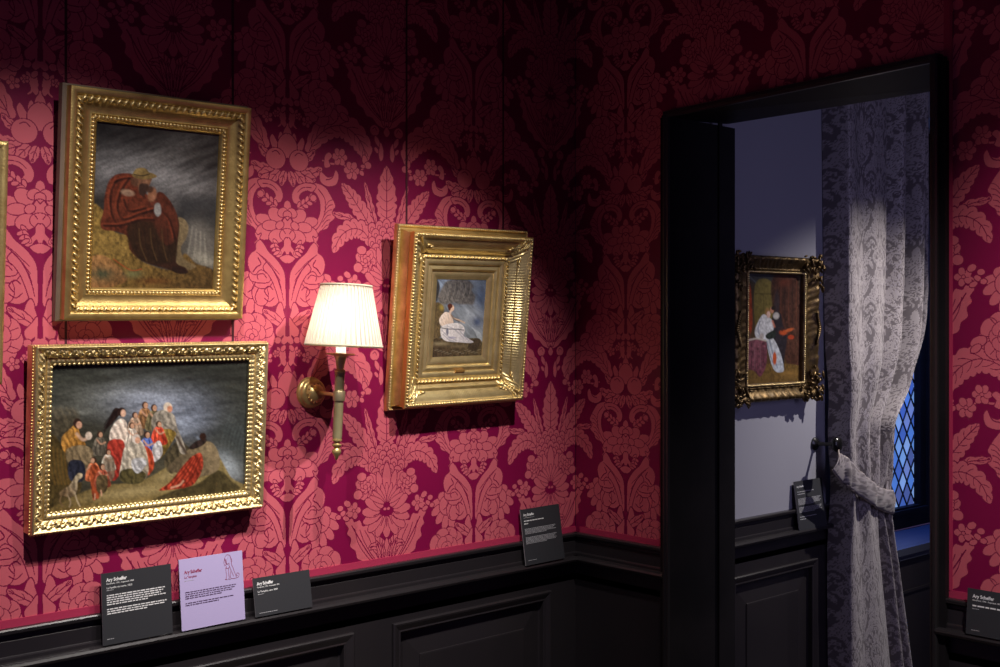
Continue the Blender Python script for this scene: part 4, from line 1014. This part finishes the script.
# ------------------------------------------------------------------ exhibition labels resting on the dado ledge
def label_card(label, W, H, mtl, base, lean, roll, spec, face='A', t=.003):
    """spec: list of print lines; base = lower left front corner"""
    g = MB(); g.box(0, 0, 0, W, t, H); o = g.build('exhibition_label', [mtl, M['card_edge']]); tag(o, label, 'label')
    for p in o.data.polygons:
        if abs(p.normal.x) > .9: p.material_index = 1
    R = (Matrix.Rotation(-PI/2, 4, 'Z') if face == 'B' else Matrix.Identity(4)) @ Matrix.Rotation(math.radians(lean), 4, 'X') @ Matrix.Rotation(-math.radians(roll), 4, 'Y')
    o.matrix_world = Matrix.Translation(Vector(base)) @ R
    for k, (kind, x, z, w, h, m, txt) in enumerate(spec):
        if kind == 't': text_mesh('lettering', txt, h, x, z, -.0004, M[m], o, h*.035 if h > .009 else h*.015, w)
        else:
            q = MB()
            for i in range(txt): bars(q, x, z-i*h*2.15, w*(1 if i < txt-1 else .72)*(1-.04*((i*7) % 3)), h, -.0004, k*31+i+int(W*1e4))
            q.build('fine_print', M[m], o, fix=False)
    return o
DATES = 'Dordrecht, 1795 - Argenteuil, 1858'
label_card('tall black exhibition label filled with white text, leftmost on the dado ledge', .166, .157, M['card_black'], (-1.5325, -.0325, LEDGE+.0012), -3.6, .1, [
    ('t', .011, .1385, .048, .0105, 'print_white', 'Ary Scheffer'), ('t', .011, .1320, .064, .0046, 'print_white', DATES), ('t', .011, .1225, .060, .0056, 'print_white', 'La Famille du marin, 1820'), ('b', .011, .1185, .022, .0013, 'print_grey', 1),
    ('b', .011, .1065, .140, .0023, 'print_white', 5), ('b', .011, .0765, .142, .0023, 'print_white', 3), ('b', .009, .0120, .022, .0014, 'print_grey', 1)])
lc = label_card('lilac label with dark text and a small drawing of a sitting dog', .166, .163, M['card_lilac'], (-1.3450, -.0350, LEDGE+.0012), -4.7, .4, [
    ('t', .012, .129, .046, .0105, 'print_red', 'Ary Scheffer'), ('t', .012, .1185, .031, .0075, 'print_red', 'La Temp\u00eate'), ('b', .012, .1120, .033, .0010, 'print_grey', 1),
    ('b', .012, .0850, .135, .0022, 'print_dark', 4), ('b', .012, .0600, .125, .0022, 'print_dark', 2)])
g = MB()
def ink(P, w=.0009, mb=g):
    C = catmull([(x*.001, y*.001) for x, y in P], 5)
    for (a, b) in zip(C[:-1], C[1:]):
        d = b-a; L = math.hypot(*d)+1e-9; n = (-d[1]/L*w/2, d[0]/L*w/2)
        mb.add([(a[0]+n[0], -.0005, a[1]+n[1]), (a[0]-n[0], -.0005, a[1]-n[1]), (b[0]-n[0], -.0005, b[1]-n[1]), (b[0]+n[0], -.0005, b[1]+n[1])], [(0, 1, 2, 3)])
for P in ([(119, 153), (117, 146), (116, 138), (119, 133), (122, 138), (122, 148)], [(120, 154), (124, 158), (130, 157), (134, 152), (135, 143), (136, 134), (140, 124), (143, 114), (146, 107), (147, 101)],
          [(122, 140), (125, 136), (129, 138), (129, 132)], [(122, 132), (120, 122), (121, 112), (120, 103), (117, 101), (123, 100)], [(127, 128), (127, 114), (128, 103), (125, 101), (132, 100)],
          [(132, 118), (131, 108), (134, 101), (146, 100)], [(146, 101), (152, 102), (155, 108), (151, 112), (147, 108), (151, 105)], [(133, 152), (137, 144), (135, 136)], [(126, 150), (127, 151)], [(119, 128), (126, 126), (131, 130)]):
    ink(P)
for k in range(9): ink([(128+k*1.3, 134-k*3.2), (130+k*1.3, 131-k*3.2)], .0008)
for k in range(5): ink([(118+k*.6, 150-k*3), (120+k*.6, 147-k*3)], .0012)
dg = g.build('dog_drawing', M['print_red'], lc, fix=False)
label_card('short black label with few lines of text, right of the lilac label', .162, .0925, M['card_black'], (-1.1500, -.0360, LEDGE+.0012), -10.0, -.1, [
    ('t', .010, .0745, .046, .0105, 'print_white', 'Ary Scheffer'), ('t', .010, .0680, .062, .0046, 'print_white', DATES), ('t', .010, .0570, .056, .0058, 'print_white', 'La Temp\u00eate, vers 1820'), ('b', .010, .0520, .024, .0013, 'print_grey', 1), ('b', .010, .0075, .070, .0013, 'print_grey', 1)])
label_card('black text label leaning in the corner of the crimson room, right of the lamp', .162, .163, M['card_black'], (-.2465, -.0365, LEDGE+.0012), -8.4, .6, [
    ('t', .010, .143, .044, .0100, 'print_white', 'Ary Scheffer'), ('b', .010, .1370, .060, .0013, 'print_grey', 1), ('b', .010, .1270, .118, .0026, 'print_white', 1), ('b', .010, .1190, .022, .0024, 'print_white', 1),
    ('b', .010, .1040, .128, .0016, 'print_grey', 5), ('b', .010, .0790, .128, .0016, 'print_grey', 6), ('b', .010, .0130, .052, .0012, 'print_grey', 1)])
label_card('black label on the dado ledge right of the doorway, cut by the picture edge', .162, .103, M['card_black'], (-.0355, -1.2655, LEDGE+.0012), -6.0, .2, [
    ('t', .013, .0835, .050, .0105, 'print_white', 'Ary Scheffer'), ('t', .013, .0765, .066, .0046, 'print_white', DATES), ('b', .013, .0640, .100, .0032, 'print_white', 1), ('b', .013, .0580, .024, .0014, 'print_grey', 1), ('b', .013, .0100, .026, .0013, 'print_grey', 1)], 'B')
fl = label_card('dim black label tilted on the dark ledge below the far-room painting', .172, .180, M['card_black'], (.8665, YF-.034, LEDGE-.0145), -7.5, 0, [
    ('t', .012, .158, .046, .0085, 'print_white', 'Ary Scheffer'), ('b', .012, .1420, .140, .0024, 'print_grey', 1), ('b', .012, .1340, .060, .0024, 'print_grey', 1), ('b', .012, .1180, .140, .0018, 'print_grey', 6), ('b', .012, .0880, .140, .0018, 'print_grey', 5), ('b', .012, .0560, .140, .0024, 'print_grey', 1), ('b', .012, .0480, .050, .0024, 'print_grey', 1)])

# ------------------------------------------------------------------ curtain, tieback, holdback
YC = YF-.062
def cl(z): return 1.052+.026*(2.4-z)/1.6 if z > .8 else 1.078+.014*(.8-z)/.8
RZ = [(0, 1.66), (.32, 1.566), (.52, 1.513), (.71, 1.461), (.868, 1.405), (.96, 1.365), (1.13, 1.380), (1.24, 1.403), (1.35, 1.510), (1.52, 1.596), (1.73, 1.660), (2.0, 1.672), (2.88, 1.68)]
def cr(z): return float(np.interp(z, *zip(*RZ)))
NUc, NZc = 300, 760; zt = 2.88
zz = np.linspace(.02, zt, NZc+1); crz = np.interp(zz, *zip(*RZ)); k_ = np.ones(13)/13
crz = np.convolve(np.pad(crz, 6, 'edge'), k_, 'valid')
uu = np.linspace(0, 1, NUc+1); Ug, Zg = np.meshgrid(uu, zz); CL = np.array([cl(z) for z in zz])[:, None]; CR = crz[:, None]
def bump_(u, c, w): return np.exp(-((u-c)/w)**2)
above = 1/(1+np.exp(-(Zg-1.02)/.05))           # 1 above the tie, 0 below
pin = np.exp(-((Zg-1.02)/.16)**2)
foldA = .034*bump_(Ug, .11, .12)+.044*bump_(Ug, .40, .14)-.030*bump_(Ug, .565, .045)+.026*bump_(Ug, .665, .05)-.050*bump_(Ug, .745, .03)+.040*bump_(Ug, .84, .05)-.03*bump_(Ug, .915, .025)+.020*bump_(Ug, .97, .03)
foldB = .028*bump_(Ug, .11, .12)+.046*bump_(Ug, .42, .24)-.040*bump_(Ug, .70, .025)+.030*bump_(Ug, .78, .04)-.030*bump_(Ug, .85, .02)+.028*bump_(Ug, .92, .045)
foldA = foldA*(1+.5*np.clip((Ug-.5)/.2, 0, 1))
fold = foldA*above+foldB*(1-above)
fold = fold*(1-.35*pin)+.010*pin*np.sin(Ug*22)+.004*np.sin(Ug*31+Zg*2.2)*above
edge = .070*(1-np.sin(PI/2*np.clip(Ug/.095, 0, 1)))**1.15
drape = .012*above*np.exp(-((Zg-1.35-.25*Ug)/.12)**2)
Yg = YC-fold+edge-drape-.02*pin
warp = .012*np.sin(Ug*9)*above
Xg = CL+(CR-CL)*(np.where(Ug < .075, Ug*.45, .03375+(Ug-.075)*(.96625/.925))+warp*np.sin(PI*Ug))
V = np.stack([Xg, Yg, Zg], -1).reshape(-1, 3)
# woven pattern: same damask at a smaller scale following the cloth
SCc = .00125*.40
su = Ug*.86; ii = ((su-.20)/SCc).astype(int) % NW; jj = ((2.6-Zg)/SCc).astype(int) % NH
figm = TILE[jj, ii].astype(float)
i = np.arange(NZc*NUc); r, c = i//NUc, i % NUc; a = r*(NUc+1)+c
me = mesh_np('curtain', V, np.stack([a, a+1, a+NUc+2, a+NUc+1], 1)); at = me.color_attributes.new('weave', 'FLOAT_COLOR', 'POINT')
at.data.foreach_set('color', np.repeat(figm.reshape(-1, 1), 4, 1).astype(np.float32).ravel())
mc = mat('silver damask curtain silk', (.3, .3, .3), .5, 0, .4, sheen=.2); nt = mc.node_tree; bs = nt.nodes['Principled BSDF']
an = nt.nodes.new('ShaderNodeAttribute'); an.attribute_name = 'weave'
mxn = nt.nodes.new('ShaderNodeMix'); mxn.data_type = 'RGBA'; mxn.inputs['A'].default_value = (.135, .115, .122, 1); mxn.inputs['B'].default_value = (.35, .315, .32, 1)
nt.links.new(an.outputs['Fac'], mxn.inputs['Factor']); nt.links.new(mxn.outputs['Result'], bs.inputs['Base Color'])
mr = nt.nodes.new('ShaderNodeMapRange'); mr.inputs['To Min'].default_value = .75; mr.inputs['To Max'].default_value = .34; nt.links.new(an.outputs['Fac'], mr.inputs['Value']); nt.links.new(mr.outputs['Result'], bs.inputs['Roughness'])
bpn = nt.nodes.new('ShaderNodeBump'); bpn.inputs['Strength'].default_value = .5; bpn.inputs['Distance'].default_value = .0015; nt.links.new(an.outputs['Fac'], bpn.inputs['Height']); nt.links.new(bpn.outputs['Normal'], bs.inputs['Normal'])
cur = link('curtain', me, mc, None, True); tag(cur, 'floor-length silver grey damask curtain drawn to the left of the leaded window', 'curtain')
# lining behind the face cloth
n0 = 24; V = []; F = []
for j in range(41):
    z = .02+(zt-.02)*j/40
    for q in range(n0+1):
        u = q/n0; V.append((cl(z)+.05+(cr(z)-cl(z)-.09)*u, YC+.044+.006*math.sin(u*20), z))
for j in range(40):
    for q in range(n0): b0 = j*(n0+1)+q; F.append((b0, b0+1, b0+n0+2, b0+n0+1))
M['lining'] = mat('plain grey lining', (.10, .09, .10), .7)
MB().add(V, F).build('lining', M['lining'], cur, True)
# tieback: a band from the holdback knob around the front of the cloth
def cloth_y(x, z):
    j = int(np.clip(np.searchsorted(zz, z), 0, NZc)); i = int(np.clip(np.searchsorted(Xg[j], x), 0, NUc)); return float(Yg[j, i])
top = catmull([(1.000, 1.148), (1.030, 1.138), (1.075, 1.108), (1.145, 1.055), (1.24, 1.012), (1.345, .988), (1.372, .986)], 8); bot = catmull([(.960, 1.095), (.982, 1.075), (1.02, 1.047), (1.08, 1.008), (1.20, .950), (1.345, .905), (1.372, .902)], 8)
V = []; F = []; m_ = len(top); kk = 12
for j in range(m_):
    for q in range(kk+1):
        t = q/kk; x = bot[j][0]*(1-t)+top[j][0]*t; z = bot[j][1]*(1-t)+top[j][1]*t
        bul = .006*math.sin(PI*t)
        ye = min(cloth_y(x-.02, z), cloth_y(x, z), cloth_y(x+.02, z), cloth_y(x+.05, z), -.296 if x < 1.14 else 0)
        if j > m_-5: ye += .012*(j-m_+5)**1.2
        V.append((x, ye-.006-bul, z))
for j in range(m_-1):
    for q in range(kk): b0 = j*(kk+1)+q; F.append((b0, b0+kk+1, b0+kk+2, b0+1))
band = MB().add(V, F); me = bpy.data.meshes.new('curtain_tieback'); me.from_pydata(band.v, [], band.f)
at = me.color_attributes.new('weave', 'FLOAT_COLOR', 'POINT')
at.data.foreach_set('color', np.array([[float(TILE[int((2.6-v[2])/SCc) % NH, int(v[0]/SCc) % NW])*.7]*4 for v in band.v], np.float32).ravel())
tb = link('curtain_tieback', me, mc, None, True); tag(tb, 'damask tieback band looped from the black knob around the silver curtain', 'tieback')
sm = tb.modifiers.new('thickness', 'SOLIDIFY'); sm.thickness = .004; sm.offset = 1
g = MB(); g.tube([(V[j*(kk+1)][0], V[j*(kk+1)][1]-.001, V[j*(kk+1)][2]) for j in range(m_)], .0028, 6); g.tube([(V[j*(kk+1)+kk][0], V[j*(kk+1)+kk][1]-.001, V[j*(kk+1)+kk][2]) for j in range(m_)], .0024, 6)
g.build('piping', M['cord'], tb, True)
g = MB(); g.tube([(1.006, YC-.035, 1.165), (.995, YC-.045, 1.14), (.985, YC-.05, 1.115)], .003, 6); g.build('loop_cord', M['cord'], tb, True)
hb = empty('curtain_holdback', (1.002, YF, 1.172)); tag(hb, 'black iron curtain holdback with round knob on the grey far-room wall', 'holdback')
HD = Vector((.0, -.088, .004)); q = HD.to_track_quat('Z', 'Y').to_matrix().to_4x4(); L = HD.length
hb.location = (1.010, YF-.0005, 1.174)
g = MB(); g.lathe([(0, 0), (.023, 0), (.023, .005), (.018, .009), (.010, .014), (0, .016)], 24, RY); auto_smooth(g.build('wall_plate', M['iron'], hb), 40)
g = MB(); g.lathe([(.0075, .004), (.0065, .02), (.0065, L-.03), (.009, L-.012), (0, L-.012)], 16, q); auto_smooth(g.build('rod', M['iron'], hb), 50)
g = MB(); g.lathe([(0, L-.014), (.014, L-.012), (.024, L-.006), (.027, L+.002), (.024, L+.009), (.014, L+.014), (0, L+.016)], 28, q); auto_smooth(g.build('knob', M['iron'], hb), 50)
